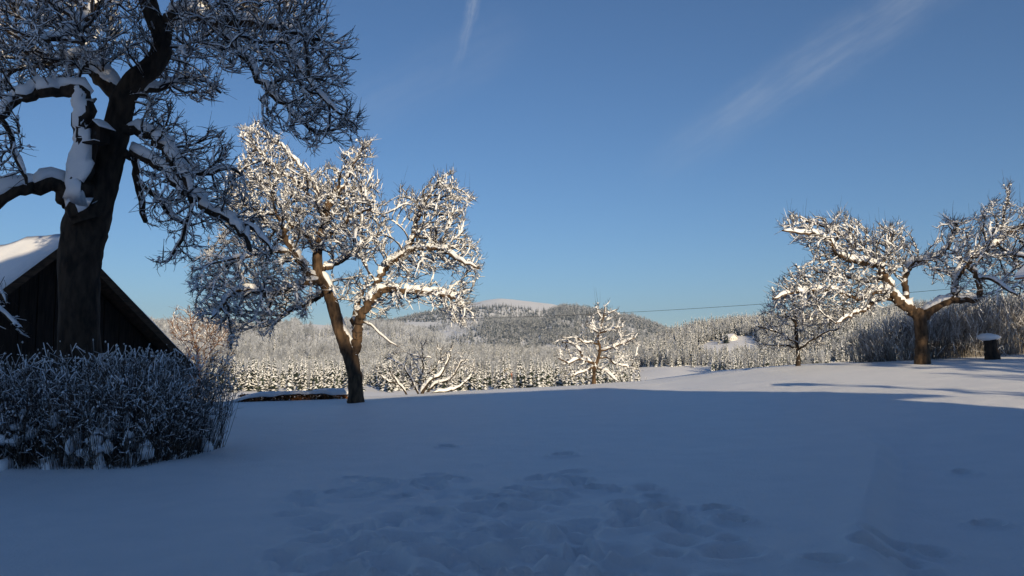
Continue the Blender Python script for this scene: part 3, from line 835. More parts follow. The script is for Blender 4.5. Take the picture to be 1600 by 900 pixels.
big_regions = [
    ([(260, -40), (480, -20), (505, 20), (512, 50), (552, 55), (532, 100), (546, 115), (522, 150), (532, 162), (562, 186), (545, 212), (500, 215), (455, 190), (425, 165), (400, 130), (385, 115), (350, 118), (320, 100), (280, 100), (265, 60)], -.9, 1.7, 1500),
    ([(400, 130), (430, 160), (470, 180), (540, 190), (548, 215), (520, 225), (480, 235), (440, 210), (400, 195), (395, 160)], -1.0, .7, 170),
    ([(-60, -60), (150, -90), (235, -20), (240, 60), (225, 100), (180, 110), (130, 130), (90, 135), (40, 150), (-60, 160)], 0, 2.4, 1500),
    ([(-60, 120), (20, 150), (45, 190), (46, 260), (42, 292), (20, 270), (-10, 290), (-60, 290)], -1.2, .7, 160),
    ([(225, 100), (270, 70), (330, 110), (350, 150), (310, 165), (260, 150), (235, 150)], 1.2, 1.2, 300),
    ([(215, 150), (255, 158), (290, 210), (345, 195), (350, 235), (385, 290), (402, 345), (425, 385), (420, 402), (385, 398), (350, 352), (310, 350), (300, 395), (262, 412), (240, 400), (262, 385), (268, 350), (228, 348), (214, 300), (208, 240)], 0, 1.3, 900),
    ([(-40, -180), (120, -260), (330, -240), (450, -120), (500, -20), (250, -60), (-60, -60)], 0, 2.6, 1100),
]
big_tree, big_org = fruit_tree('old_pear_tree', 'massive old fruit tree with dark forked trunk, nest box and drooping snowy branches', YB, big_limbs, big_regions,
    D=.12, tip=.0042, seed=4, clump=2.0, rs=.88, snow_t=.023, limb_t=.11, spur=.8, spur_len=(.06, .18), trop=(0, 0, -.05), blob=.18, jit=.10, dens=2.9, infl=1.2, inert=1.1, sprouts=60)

YM = 30.0
mid_limbs = [
    dict(p=[(556, 624, 12.5), (556, 605, 11.8), (554, 585, 11.6), (550, 565, 12.5), (544, 545, 13.5), (535, 525, 11.5), (528, 505, 10.5), (522, 485, 10), (515, 460, 9.8), (506, 440, 9.5), (498, 425, 8.8), (496, 405, 8), (497, 388, 7.5), (502, 362, 6.5), (510, 338, 5.5), (513, 312, 4), (530, 290, 2.5)], s=.9),
    dict(p=[(552, 552, 9), (558, 530, 8.5), (559, 512, 8), (563, 496, 7.5), (574, 476, 7), (590, 460, 6.5), (606, 451, 6), (640, 456, 5), (682, 459, 4.5), (708, 465, 3.5), (726, 482, 2)], d=(0, -.8), s=1.3),
    dict(p=[(558, 520, 6.5), (556, 500, 6), (558, 476, 5), (566, 455, 4)], d=(.1, .9), s=.4),
    dict(p=[(588, 460, 5), (592, 438, 5), (606, 416, 5), (634, 396, 4.5), (645, 370, 4), (652, 345, 3.5), (660, 322, 3), (675, 300, 2.2), (697, 274, 1.4)], d=(-.2, .8), s=1.1),
    dict(p=[(612, 412, 4), (640, 392, 3.8), (668, 388, 3.5), (692, 391, 3), (715, 405, 2.5), (748, 420, 1.4)], d=(0, -1.5), s=1.4),
    dict(p=[(502, 436, 6.5), (484, 432, 6), (470, 412, 5.5), (458, 395, 5), (450, 380, 4.4), (443, 358, 3.6), (430, 330, 2.5)], d=(0, -1.2), s=1.2),
    dict(p=[(496, 392, 5), (486, 375, 4.6), (466, 360, 4.2), (450, 344, 3.6), (436, 318, 2.8), (420, 290, 2)], d=(0, 1.0), s=1.1),
    dict(p=[(504, 440, 6), (487, 441, 5.5), (468, 446, 5.2), (448, 454, 5), (425, 459, 4.5), (409, 459, 4), (385, 452, 3.5), (362, 460, 3), (344, 482, 2.4), (330, 498, 1.6)], d=(-.1, -2.0), s=1.5),
    dict(p=[(508, 340, 4), (488, 312, 3.6), (460, 282, 3), (430, 262, 2.2), (400, 232, 1.4), (376, 214, 1)], d=(0, -.6), s=1),
    dict(p=[(506, 350, 4), (495, 300, 3.2), (470, 262, 2.6), (450, 240, 2), (430, 222, 1.6), (400, 192, 1)], d=(0, .4), s=1),
    dict(p=[(511, 330, 4), (528, 305, 3.4), (542, 280, 2.8), (552, 258, 2.2), (568, 232, 1.6), (580, 222, 1)], d=(0, .5), s=1),
    dict(p=[(498, 420, 4.5), (520, 415, 4), (540, 402, 3.5), (560, 390, 3), (580, 372, 2)], d=(0, 1.4), s=1.3),
    dict(p=[(503, 372, 4), (525, 360, 3.4), (550, 340, 3), (580, 325, 2)], d=(0, -1.2), s=1.2),
    dict(p=[(563, 500, 1.8), (580, 510, 1.4), (600, 528, 1.1), (622, 542, .7)], d=(0, -.8), s=1),
    dict(p=[(514, 455, 4.5), (495, 465, 3.6), (475, 478, 3), (452, 488, 2.4), (430, 505, 1.8)], d=(0, 1.5), s=1.2),
    dict(p=[(458, 396, 3.6), (435, 392, 3.2), (405, 398, 2.8), (375, 402, 2.2), (340, 410, 1.5)], d=(-.8, -1.8), s=1.3),
    dict(p=[(450, 380, 3.2), (430, 360, 3), (405, 345, 2.4), (370, 335, 1.6)], d=(-.8, .6), s=1.2),
]
mid_regions = [
    ([(372, 210), (398, 190), (430, 212), (470, 255), (500, 275), (530, 262), (560, 225), (582, 220), (578, 250), (590, 290), (602, 335), (610, 360), (600, 400), (560, 420), (500, 400), (450, 390), (400, 380), (345, 365), (352, 320), (360, 275), (385, 250)], 0, 2.6, 2100),
    ([(345, 365), (450, 380), (490, 420), (500, 460), (480, 500), (452, 482), (430, 522), (412, 522), (402, 495), (372, 542), (357, 545), (366, 520), (320, 502), (300, 500), (312, 470), (296, 440), (312, 400)], -.4, 2.4, 1500),
    ([(612, 330), (626, 298), (655, 312), (665, 282), (700, 268), (722, 308), (738, 315), (715, 342), (720, 372), (746, 382), (736, 402), (752, 422), (736, 440), (715, 430), (680, 425), (640, 440), (600, 440), (595, 410), (635, 380), (640, 345)], 0, 1.7, 1050),
    ([(600, 440), (650, 445), (700, 445), (735, 440), (732, 500), (715, 512), (695, 492), (650, 472), (610, 478)], -.5, 1.2, 450),
    ([(500, 440), (600, 430), (610, 480), (585, 505), (560, 480), (530, 470), (505, 470)], .6, 1.5, 250),
]
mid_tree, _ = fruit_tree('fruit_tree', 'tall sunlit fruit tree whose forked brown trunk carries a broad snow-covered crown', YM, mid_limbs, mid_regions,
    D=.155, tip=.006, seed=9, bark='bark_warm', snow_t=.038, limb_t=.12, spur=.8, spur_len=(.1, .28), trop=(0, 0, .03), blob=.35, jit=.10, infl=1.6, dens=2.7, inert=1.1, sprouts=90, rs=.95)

YR = 30.0
right_limbs = [
    dict(p=[(1441, 561, 12.5), (1441, 545, 11.8), (1440, 525, 11.2), (1438, 505, 11.5), (1436, 492, 12.5), (1434, 484, 9)], s=0),
    dict(p=[(1434, 494, 9), (1422, 484, 8.5), (1406, 472, 8), (1394, 458, 7.2), (1386, 443, 6.6), (1380, 428, 6.2), (1373, 416, 5.5), (1356, 413, 5), (1338, 409, 4.8), (1322, 405, 4.5), (1308, 396, 4.2), (1298, 378, 3.8), (1276, 368, 3), (1250, 364, 2.4), (1222, 360, 1.3)], d=(0, -1.0), s=1.5),
    dict(p=[(1376, 418, 4.5), (1372, 404, 4.2), (1350, 394, 3.8), (1327, 378, 3.2), (1300, 358, 2.6), (1270, 350, 2), (1245, 340, 1.2)], d=(-.2, .8), s=1.3),
    dict(p=[(1376, 412, 4), (1385, 402, 3.5), (1388, 385, 2.8), (1392, 365, 1.8)], d=(0, .4), s=1),
    dict(p=[(1410, 476, 5.5), (1396, 462, 5), (1384, 455, 5), (1362, 459, 4.4), (1344, 466, 3.8), (1322, 462, 3.2), (1290, 452, 2.8), (1262, 456, 2.6), (1235, 458, 2.4), (1207, 467, 1.6)], d=(0, -1.8), s=1.8),
    dict(p=[(1398, 470, 4.5), (1372, 466, 4), (1358, 478, 3.6), (1345, 487, 3.2), (1326, 494, 2.4), (1305, 505, 1.5)], d=(0, -2.2), s=1.4),
    dict(p=[(1426, 486, 6.5), (1416, 470, 6), (1415, 450, 5.6), (1415, 430, 5.2), (1420, 418, 5), (1434, 410, 4.8), (1456, 405, 4.4), (1476, 393, 3.5), (1488, 375, 2.4), (1500, 358, 1.4)], d=(.1, .9), s=1.4),
    dict(p=[(1440, 496, 9.5), (1450, 488, 9), (1465, 478, 8.5), (1488, 468, 7.5), (1508, 469, 6.5), (1524, 469, 5.6), (1532, 455, 5), (1528, 438, 4.4), (1522, 424, 3.6), (1512, 412, 2.2)], d=(0, -.8), s=1.3),
    dict(p=[(1490, 466, 6), (1492, 450, 5.6), (1496, 430, 5.4), (1514, 408, 5.2), (1538, 392, 5), (1560, 380, 4.6), (1570, 366, 4), (1567, 348, 3.2), (1571, 325, 2.4), (1573, 296, 1.2)], d=(-.3, .8), s=1.4),
    dict(p=[(1570, 366, 3), (1582, 362, 2.6), (1600, 354, 2.4), (1630, 345, 1.5)], d=(.6, .2), s=1.4),
    dict(p=[(1538, 396, 3.6), (1558, 402, 3.2), (1578, 399, 3), (1605, 404, 2.6), (1640, 420, 1.5)], d=(.2, -.9), s=1.4),
    dict(p=[(1524, 440, 3.6), (1540, 434, 3.2), (1558, 441, 2.8), (1575, 454, 2.2), (1590, 462, 1.4)], d=(-.5, -1.4), s=1.2),
    dict(p=[(1380, 428, 4), (1372, 440, 3.4), (1352, 440, 3), (1325, 432, 2.5), (1295, 428, 2), (1262, 418, 1.3)], d=(-.3, .9), s=1.2),
    dict(p=[(1545, 388, 3), (1538, 365, 2.6), (1530, 345, 2), (1540, 322, 1.2)], d=(.3, 1.0), s=1),
]
right_regions = [
    ([(1216, 356), (1245, 334), (1272, 350), (1300, 346), (1325, 334), (1345, 350), (1362, 372), (1385, 354), (1410, 360), (1432, 385), (1425, 410), (1400, 440), (1360, 430), (1320, 425), (1280, 408), (1240, 372)], 0, 1.9, 1000),
    ([(1207, 467), (1216, 450), (1232, 440), (1248, 414), (1300, 410), (1360, 425), (1400, 450), (1385, 480), (1345, 500), (1320, 503), (1262, 506), (1222, 490)], -.8, 1.8, 1050),
    ([(1425, 410), (1460, 385), (1465, 352), (1500, 356), (1522, 340), (1545, 318), (1566, 298), (1576, 294), (1582, 330), (1615, 328), (1650, 380), (1640, 450), (1585, 470), (1560, 455), (1530, 445), (1490, 440), (1450, 440)], .1, 1.8, 1150),
    ([(1490, 440), (1530, 445), (1560, 455), (1550, 470), (1500, 472), (1470, 455)], -.4, 1.2, 90),
]
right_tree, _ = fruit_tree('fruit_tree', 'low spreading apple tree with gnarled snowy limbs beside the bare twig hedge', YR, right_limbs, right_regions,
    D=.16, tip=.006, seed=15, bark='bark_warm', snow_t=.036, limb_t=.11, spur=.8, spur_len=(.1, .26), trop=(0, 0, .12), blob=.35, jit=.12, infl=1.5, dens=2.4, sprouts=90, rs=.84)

# smaller trees on the crest
small_limbs = [
    dict(p=[(1247, 573, 4.2), (1247, 555, 3.6), (1245, 535, 3.4), (1244, 515, 3), (1243, 500, 2.4), (1240, 470, 1.6), (1238, 445, 1)], s=.2),
    dict(p=[(1247, 546, 2.6), (1262, 536, 2.2), (1285, 522, 1.9), (1310, 514, 1.2)], d=(0, -.6)),
    dict(p=[(1245, 538, 2.2), (1230, 528, 1.8), (1210, 518, 1.5), (1184, 510, 1)], d=(0, -.5)),
    dict(p=[(1246, 545, 2), (1225, 540, 1.6), (1190, 537, 1)], d=(0, .7)),
    dict(p=[(1243, 505, 2), (1226, 490, 1.6), (1212, 478, 1)], d=(0, -.4)),
    dict(p=[(1243, 500, 2), (1256, 480, 1.6), (1272, 465, 1)], d=(0, .5))]
small_regions = [([(1180, 508), (1205, 470), (1222, 440), (1245, 430), (1275, 445), (1300, 480), (1315, 512), (1290, 535), (1260, 550), (1235, 552), (1190, 545)], 0, 1.2, 420)]
fruit_tree('young_fruit_tree', 'slender young fruit tree with thin dark trunk on the crest under the apple tree branches', 33.5, small_limbs, small_regions,
    D=.16, tip=.006, seed=22, snow_t=.03, limb_t=.06, spur=1.2, spur_len=(.08, .25), blob=.35, infl=1.6, dens=2.4, sprouts=30, jit=.12, rs=.85)

crest_limbs = [
    dict(p=[(928, 604, 4.6), (928, 590, 4.2), (929, 575, 4.2), (934, 560, 3.6), (938, 545, 3), (934, 530, 2.4), (936, 520, 2.2), (942, 500, 1.6), (945, 480, 1)], s=.5),
    dict(p=[(929, 570, 3.2), (918, 564, 2.8), (902, 562, 2.4), (888, 566, 1.8), (873, 560, 1.1)], d=(0, -.7), s=1.6),
    dict(p=[(912, 563, 2.4), (903, 545, 2), (890, 536, 1.6), (878, 535, 1)], d=(-.2, .5), s=1.4),
    dict(p=[(934, 548, 2.6), (950, 545, 2.4), (965, 540, 2), (982, 533, 1.6), (992, 528, 1)], d=(0, -.5), s=1.6),
    dict(p=[(932, 560, 2.4), (948, 558, 2), (960, 568, 1.6), (975, 572, 1.2), (995, 577, .9)], d=(0, .6), s=1.5),
    dict(p=[(934, 538, 2), (922, 535, 1.8), (912, 536, 1.5), (902, 528, 1)], d=(0, -.5), s=1.4),
    dict(p=[(937, 522, 1.9), (925, 513, 1.6), (915, 508, 1)], d=(0, .3), s=1.5),
    dict(p=[(938, 520, 1.9), (952, 516, 1.6), (972, 511, 1)], d=(0, -.4), s=1.5),
    dict(p=[(930, 572, 2.4), (945, 580, 1.9), (958, 590, 1.4), (968, 597, .9)], d=(0, -.6), s=1.4),
    dict(p=[(927, 574, 2.2), (910, 582, 1.8), (893, 588, 1)], d=(0, -.4), s=1.4),
    dict(p=[(942, 502, 1.4), (935, 490, 1), (930, 478, .7)], d=(0, .2), s=1), dict(p=[(943, 495, 1.3), (955, 488, 1), (966, 483, .7)], d=(0, -.2), s=1)]
crest_regions = [([(872, 560), (876, 530), (900, 522), (912, 505), (930, 476), (960, 480), (975, 508), (995, 525), (1000, 578), (970, 598), (945, 590), (915, 590), (885, 592)], 0, 1.2, 260)]
fruit_tree('young_fruit_tree', 'tiered little fruit tree with ochre trunk standing before the spruce row', 37.5, crest_limbs, crest_regions,
    D=.14, tip=.006, seed=27, bark='bark_warm', snow_t=.042, limb_t=.12, dens=1.8, rs=.72, sprouts=14, spur=.9, spur_len=(.08, .22), blob=.3, infl=1.3)

vase_limbs = [
    dict(p=[(660, 622, 3.6), (660, 612, 3.2), (668, 600, 3), (676, 592, 2.6), (688, 587, 2.2), (697, 570, 1.6), (704, 556, 1)], s=1.4),
    dict(p=[(655, 618, 2.2), (648, 605, 2), (641, 590, 1.7), (635, 580, 1.4), (626, 570, 1.2), (602, 558, .8)], d=(0, -.6), s=1.4),
    dict(p=[(636, 618, 2), (628, 605, 1.8), (618, 595, 1.6), (610, 580, 1.3), (606, 570, .8)], d=(0, -.4), s=1.4),
    dict(p=[(618, 598, 1.5), (605, 595, 1.2), (592, 584, .8)], d=(-.2, -.5), s=1.4),
    dict(p=[(668, 612, 2.4), (682, 600, 2.2), (700, 594, 2), (712, 582, 1.6), (720, 568, 1.2), (728, 560, .8)], d=(0, -.6), s=1.6),
    dict(p=[(672, 616, 2.6), (695, 612, 2.2), (712, 608, 1.9), (725, 600, 1.5), (735, 588, 1.2), (743, 580, .8)], d=(0, .3), s=1.6),
    dict(p=[(662, 600, 1.8), (661, 580, 1.6), (660, 560, 1.3), (659, 537, .8)], d=(.1, .4), s=.8),
    dict(p=[(664, 592, 1.7), (655, 580, 1.4), (648, 565, 1.1), (641, 553, .8)], d=(0, .7), s=1.3),
    dict(p=[(668, 585, 1.6), (680, 575, 1.3), (690, 560, 1), (703, 546, .7)], d=(.2, .6), s=1.2),
    dict(p=[(655, 600, 1.7), (640, 590, 1.4), (633, 575, 1), (634, 565, .7)], d=(0, -.2), s=1.3),
    dict(p=[(661, 560, 1.1), (650, 556, .9), (640, 553, .7)], d=(.4, .3), s=1.4), dict(p=[(661, 560, 1), (670, 558, .8), (675, 560, .6)], d=(.4, .4), s=1.4)]
vase_regions = [([(592, 580), (602, 556), (640, 550), (659, 536), (680, 548), (706, 545), (728, 558), (745, 578), (735, 600), (700, 612), (640, 612), (610, 600)], 0, 1.0, 110)]
fruit_tree('pruned_fruit_tree', 'low vase-shaped pruned fruit tree with bare snow-lined limbs behind the crest', 37.0, vase_limbs, vase_regions,
    D=.15, tip=.006, seed=33, bark='bark', snow_t=.032, limb_t=.11, dens=2.5, rs=.72, spur=1.0, spur_len=(.08, .2), blob=.2, infl=1.1)

birch_limbs = [
    dict(p=[(312, 640, 4), (312, 590, 3.4), (308, 550, 2.8), (300, 520, 2.2), (297, 490, 1.2)], s=.4),
    dict(p=[(311, 580, 2.4), (325, 555, 2), (345, 530, 1.6), (362, 510, 1)], d=(0, -.4)), dict(p=[(310, 570, 2.4), (295, 545, 1.9), (280, 525, 1.4), (268, 505, 1)], d=(0, .3)),
    dict(p=[(309, 550, 2), (325, 530, 1.6), (335, 512, 1)], d=(0, .5)), dict(p=[(312, 600, 2), (335, 590, 1.7), (355, 572, 1.2)], d=(0, -.5)),
    dict(p=[(312, 615, 2), (338, 605, 1.7), (358, 595, 1.2)], d=(0, .4))]
birch_regions = [([(262, 500), (300, 480), (345, 500), (368, 520), (362, 580), (358, 612), (320, 620), (290, 600), (275, 550)], 0, 1.1, 420)]
fruit_tree('leafless_shrub_tree', 'sunlit reddish-brown leafless small tree rising behind the end of the dark hedge', 44.0, birch_limbs, birch_regions,
    D=.2, tip=.009, seed=39, rs=.5, dens=5, bark='twig_red', twig='twig_red', snow_t=.03, limb_t=.05, spur=1.4, spur_len=(.08, .25), blob=.2, snow_frac=.6, infl=1.3)

sap_limbs = [
    dict(p=[(-60, 640, 4), (-55, 560, 4), (-40, 500, 3.5), (-20, 460, 3), (-6, 440, 2)], s=.6),
    dict(p=[(-40, 500, 3), (-12, 480, 3), (8, 492, 3), (22, 506, 2.5), (38, 516, 1.5)], d=(0, -.3), s=2.0),
    dict(p=[(-20, 460, 3), (-4, 450, 2.6), (4, 462, 2.2), (8, 476, 1.5)], d=(0, -.3), s=2.0)]
fruit_tree('snowy_sapling', 'thin sapling with one snow-plastered branch reaching in front of the barn wall', 14.6, sap_limbs, [([(-80, 430), (0, 430), (12, 470), (40, 515), (15, 520), (-40, 500)], -.1, .4, 60)],
    D=.12, tip=.005, seed=44, snow_t=.03, limb_t=.05, spur=1, blob=.4)

# ------------------------------------------------------------------ hedges
def shoots(n, posfun, hfun, g, segs=4, r=.006, lean=.12, side=3, snow=.02, org=(0, 0, 0), side_len=(.12, .4), spread=.42):
    org = np.array(org)
    X, Y, ox, oy = posfun(n); Z = terrain(X, Y)
    H = hfun(X, Y) * g.uniform(.66, 1.02, n)
    d = np.stack([ox + g.normal(0, lean, n), oy + g.normal(0, lean, n), np.ones(n)], -1)
    P = np.stack([X, Y, Z - .05], -1); tw, sn, tips = [], [], []
    for s in range(segs):
        d = d + g.normal(0, .09, (n, 3)) * np.array((1, 1, .3)); dd = d / np.linalg.norm(d, axis=1)[:, None]
        Q = P + dd * (H / segs)[:, None]
        r0 = r * (1.5 - s / segs); r1 = r * (1.5 - (s + 1) / segs)
        tw.append(edge_tubes(P - org, Q - org, np.full(n, r0), np.full(n, r1), 3))
        for _ in range(side if s > 0 else 1):
            t = g.uniform(0, 1, (n, 1)); S = P + (Q - P) * t
            e = dd * 1.1 + g.normal(0, spread, (n, 3)); e /= np.linalg.norm(e, axis=1)[:, None]
            L = g.uniform(*side_len, (n, 1)) * (H[:, None] / 1.7); E = S + e * L
            m = g.random(n) < .7
            tw.append(edge_tubes((S - org)[m], (E - org)[m], np.full(m.sum(), r * .8), np.full(m.sum(), r * .5), 3))
            ts = snow * g.uniform(.3, 1.4, n) * (g.random(n) < .8)
            tips.append(E[m] - org)
            sn.append(edge_snow((S - org)[m], (E - org)[m], np.full(m.sum(), r * .6), np.full(m.sum(), r * .5), ts[m], ts[m]))
        P = Q
    return merge(tw), merge(sn), np.vstack(tips)

def ico_lumps(C, S, g, lump=1.6):
    bm = bmesh.new(); bmesh.ops.create_icosphere(bm, subdivisions=2, radius=1)
    bv = np.array([v.co[:] for v in bm.verts]); bf = np.array([[v.index for v in f.verts] for f in bm.faces]); bm.free()
    n = len(C); k = len(bv)
    V = np.zeros((n, k, 3))
    for i in range(n):
        ph = g.uniform(0, 90)
        d = 1 + lump * fbm(bv[:, 0] * 1.6 + ph, bv[:, 1] * 1.6 + bv[:, 2] * 1.1 + ph, 3, 2)
        V[i] = bv * d[:, None] * S[i] + C[i]
    Fc = (np.arange(n)[:, None, None] * k + bf[None]).reshape(-1, 3)
    return V.reshape(-1, 3), Fc

gh = np.random.default_rng(51)
hx, hy = -7.5, 12.6
hedge = thing('garden_hedge', 'dense shaded hedge of upright twigs caked with snow at the foot of the old tree', 'hedge', (hx, hy, ground(hx, hy)))
HO = np.array((hx, hy, ground(hx, hy)))
def hedge_pos(n):
    k = gh.random(n) < .74
    X = np.where(k, gh.uniform(-13.5, -5.35, n), gh.uniform(-6.7, -5.3, n))
    Y = np.where(k, gh.uniform(11.95, 13.5, n), gh.uniform(12.2, 15.3, n))
    ox = .18 * sstep(X, -6.1, -5.3); oy = -.22 * (1 - sstep(Y, 11.95, 12.6))
    return X, Y, ox, oy
def hedge_h(X, Y): return 1.86 - .14 * sstep(X, -6.0, -5.2) + .16 * fbm(X * 2.1, Y * 2.1, 3, 3)
(tv, tq), (sv, sq), tips = shoots(5600, hedge_pos, hedge_h, gh, segs=4, r=.0034, lean=.08, side=2, snow=.009, org=HO, side_len=(.05, .2), spread=.75)
stuff(mesh_obj('shoots', tv, tq, 'shoot', hedge)); stuff(mesh_obj('twig_snow', sv, sq, 'snow_cap', hedge))
tips = tips[gh.random(len(tips)) < .42]
tr = gh.uniform(.007, .019, len(tips)) * (1 + .9 * fbm(tips[:, 0] * 3, tips[:, 2] * 3 + tips[:, 1] * 2, 2, 6))
V, Fc = blobs(tips, np.stack([tr, tr, tr * gh.uniform(.8, 1.9, len(tips))], -1), gh); stuff(mesh_obj('snow_tufts', V, Fc, 'snow_cap', hedge))
nl = 240
X, Y, _, _ = hedge_pos(nl); zz = gh.uniform(.05, 1.0, nl) ** 1.2
X = np.where(gh.random(nl) < .35, gh.uniform(-7.4, -5.5, nl), X)
C = np.stack([X, Y, terrain(X, Y) + zz], -1) - HO
S = np.stack([gh.uniform(.04, .13, nl), gh.uniform(.04, .12, nl), gh.uniform(.04, .16, nl)], -1) * (1.3 - .7 * zz)[:, None]
V, Fc = ico_lumps(C, S, gh); stuff(mesh_obj('snow_lumps', V, Fc, 'snow_cap', hedge))

gr = np.random.default_rng(57)
rx, ry = 19.0, 33.5
rh = thing('twig_hedge', 'tall hedge of dense upright bare shoots behind the spreading apple tree', 'hedge', (rx, ry, ground(rx, ry)))
RO = np.array((rx, ry, ground(rx, ry)))
def rh_pos(n):
    t = gr.uniform(0, 1, n) ** .9
    X = 14.0 + 11.5 * t; Y = 33.6 - .12 * (X - 14) + gr.normal(0, .55, n)
    return X, Y, np.where(X < 15.2, -.35, 0) * gr.random(n), -.05 * np.ones(n)
def rh_h(X, Y): return np.interp(X, [13.5, 14.5, 16, 18, 20, 26], [.75, 1.35, 1.9, 2.2, 2.35, 2.6]) + .2 * fbm(X * 1.2, Y, 2, 5)
(tv, tq), (sv, sq), _ = shoots(2300, rh_pos, rh_h, gr, segs=3, r=.007, lean=.12, side=3, snow=.014, org=RO, side_len=(.2, .6))
stuff(mesh_obj('shoots', tv, tq, 'frost_shoot', rh)); stuff(mesh_obj('twig_snow', sv, sq, 'snow_cap', rh))
gb = np.random.default_rng(61)
bx0 = at(350, 628, 34.5)[0]; bx1 = at(548, 624, 34.5)[0]
bz_ = ground((bx0 + bx1) / 2, 34.5)
bh = thing('beech_hedge', 'low clipped hedge with rust-brown leaves and a thick snow lid', 'hedge', ((bx0 + bx1) / 2, 34.5, bz_))
BO = np.array(((bx0 + bx1) / 2, 34.5, bz_))
n = 4200
X = gb.uniform(bx0 + .7, bx1, n); Yh = 34.5 + gb.uniform(-.45, .45, n); top = .30 + .07 * fbm(X * 1.5, Yh, 2, 4) * 2
Zl = np.array(terrain(X, Yh)) + gb.uniform(0.0, 1, n) * top
C = np.stack([X, Yh, Zl], -1) - BO
dd = gb.normal(0, 1, (n, 3)); dd /= np.linalg.norm(dd, axis=1)[:, None]; ee = np.cross(dd, gb.normal(0, 1, (n, 3))); ee /= np.linalg.norm(ee, axis=1)[:, None]
sz = gb.uniform(.03, .06, (n, 1))
V = np.stack([C - dd * sz, C + ee * sz * .6, C + dd * sz, C - ee * sz * .6], 1).reshape(-1, 3)
stuff(mesh_obj('leaves', V, np.arange(n * 4).reshape(-1, 4), 'beech', bh, smooth=False))
xs = np.linspace(bx0, bx1 + .3, 60); ysn = np.linspace(-.62, .62, 11)
GX, GY = np.meshgrid(xs, ysn, indexing='ij')
lid = .30 + .10 * np.sqrt(np.clip(1 - (GY / .63) ** 2, 0, 1)) + .22 * fbm(GX * 1.4, GY * 1.4, 3, 8)
lid = lid * sstep(GX, bx0 - .1, bx0 + 1.6)
GZ = terrain(GX, 34.5 + GY) + lid
V = np.stack([GX, 34.5 + GY, GZ], -1).reshape(-1, 3) - BO
i = np.arange(59)[:, None] * 11; j = np.arange(10)[None, :]
Q = np.stack([i + j, i + 11 + j, i + 12 + j, i + 1 + j], -1).reshape(-1, 4)
lo = mesh_obj('snow_lid', V, Q, 'snow_cap', bh)
md = lo.modifiers.new('thick', 'SOLIDIFY'); md.thickness = .11; md.offset = -1

# ------------------------------------------------------------------ barn behind the old tree
al = math.radians(55)
gdir = np.array((math.cos(al), math.sin(al), 0)); rdir = np.array((-math.sin(al), math.cos(al), 0))
apex = at(112, 374, 20.0) + rdir * .47; bg = ground(apex[0], apex[1]) - .3
TAN = 0.90; HALF = 3.3; DEPTH = 7.5
barn = thing('timber_barn', 'dark timber barn with steep snow-covered gable roof behind the old tree', 'barn', (apex[0], apex[1], bg))
BA = np.array((apex[0], apex[1], bg)); hA = apex[2] - bg
wall = MB()
def BP(s, d, z): return gdir * s + rdir * d + np.array((0, 0, z))
HW = 2.95
wall.prism([BP(-HW, .25, 0), BP(HW, .25, 0), BP(HW, .25, hA - .18 - HW * TAN), BP(0, .25, hA - .18), BP(-HW, .25, hA - .18 - HW * TAN)], rdir * DEPTH)
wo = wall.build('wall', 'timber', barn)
k = 0; w = .21; s = -HW + .01
while s < HW - w:
    z0 = hA - .20 - max(abs(s), abs(s + w)) * TAN
    z1 = hA - .20 - abs(s + .0) * TAN; z2 = hA - .20 - abs(s + w) * TAN
    mb = MB(); off = .20 + .02 * (k % 2) - .012 * rng.random()
    mb.prism([BP(s + .006, off, .15), BP(s + w - .006, off, .15), BP(s + w - .006, off, z2 - .02), BP(s + .006, off, z1 - .02)], rdir * (.245 - off))
    mb.build('plank', 'timber', wo); s += w; k += 1
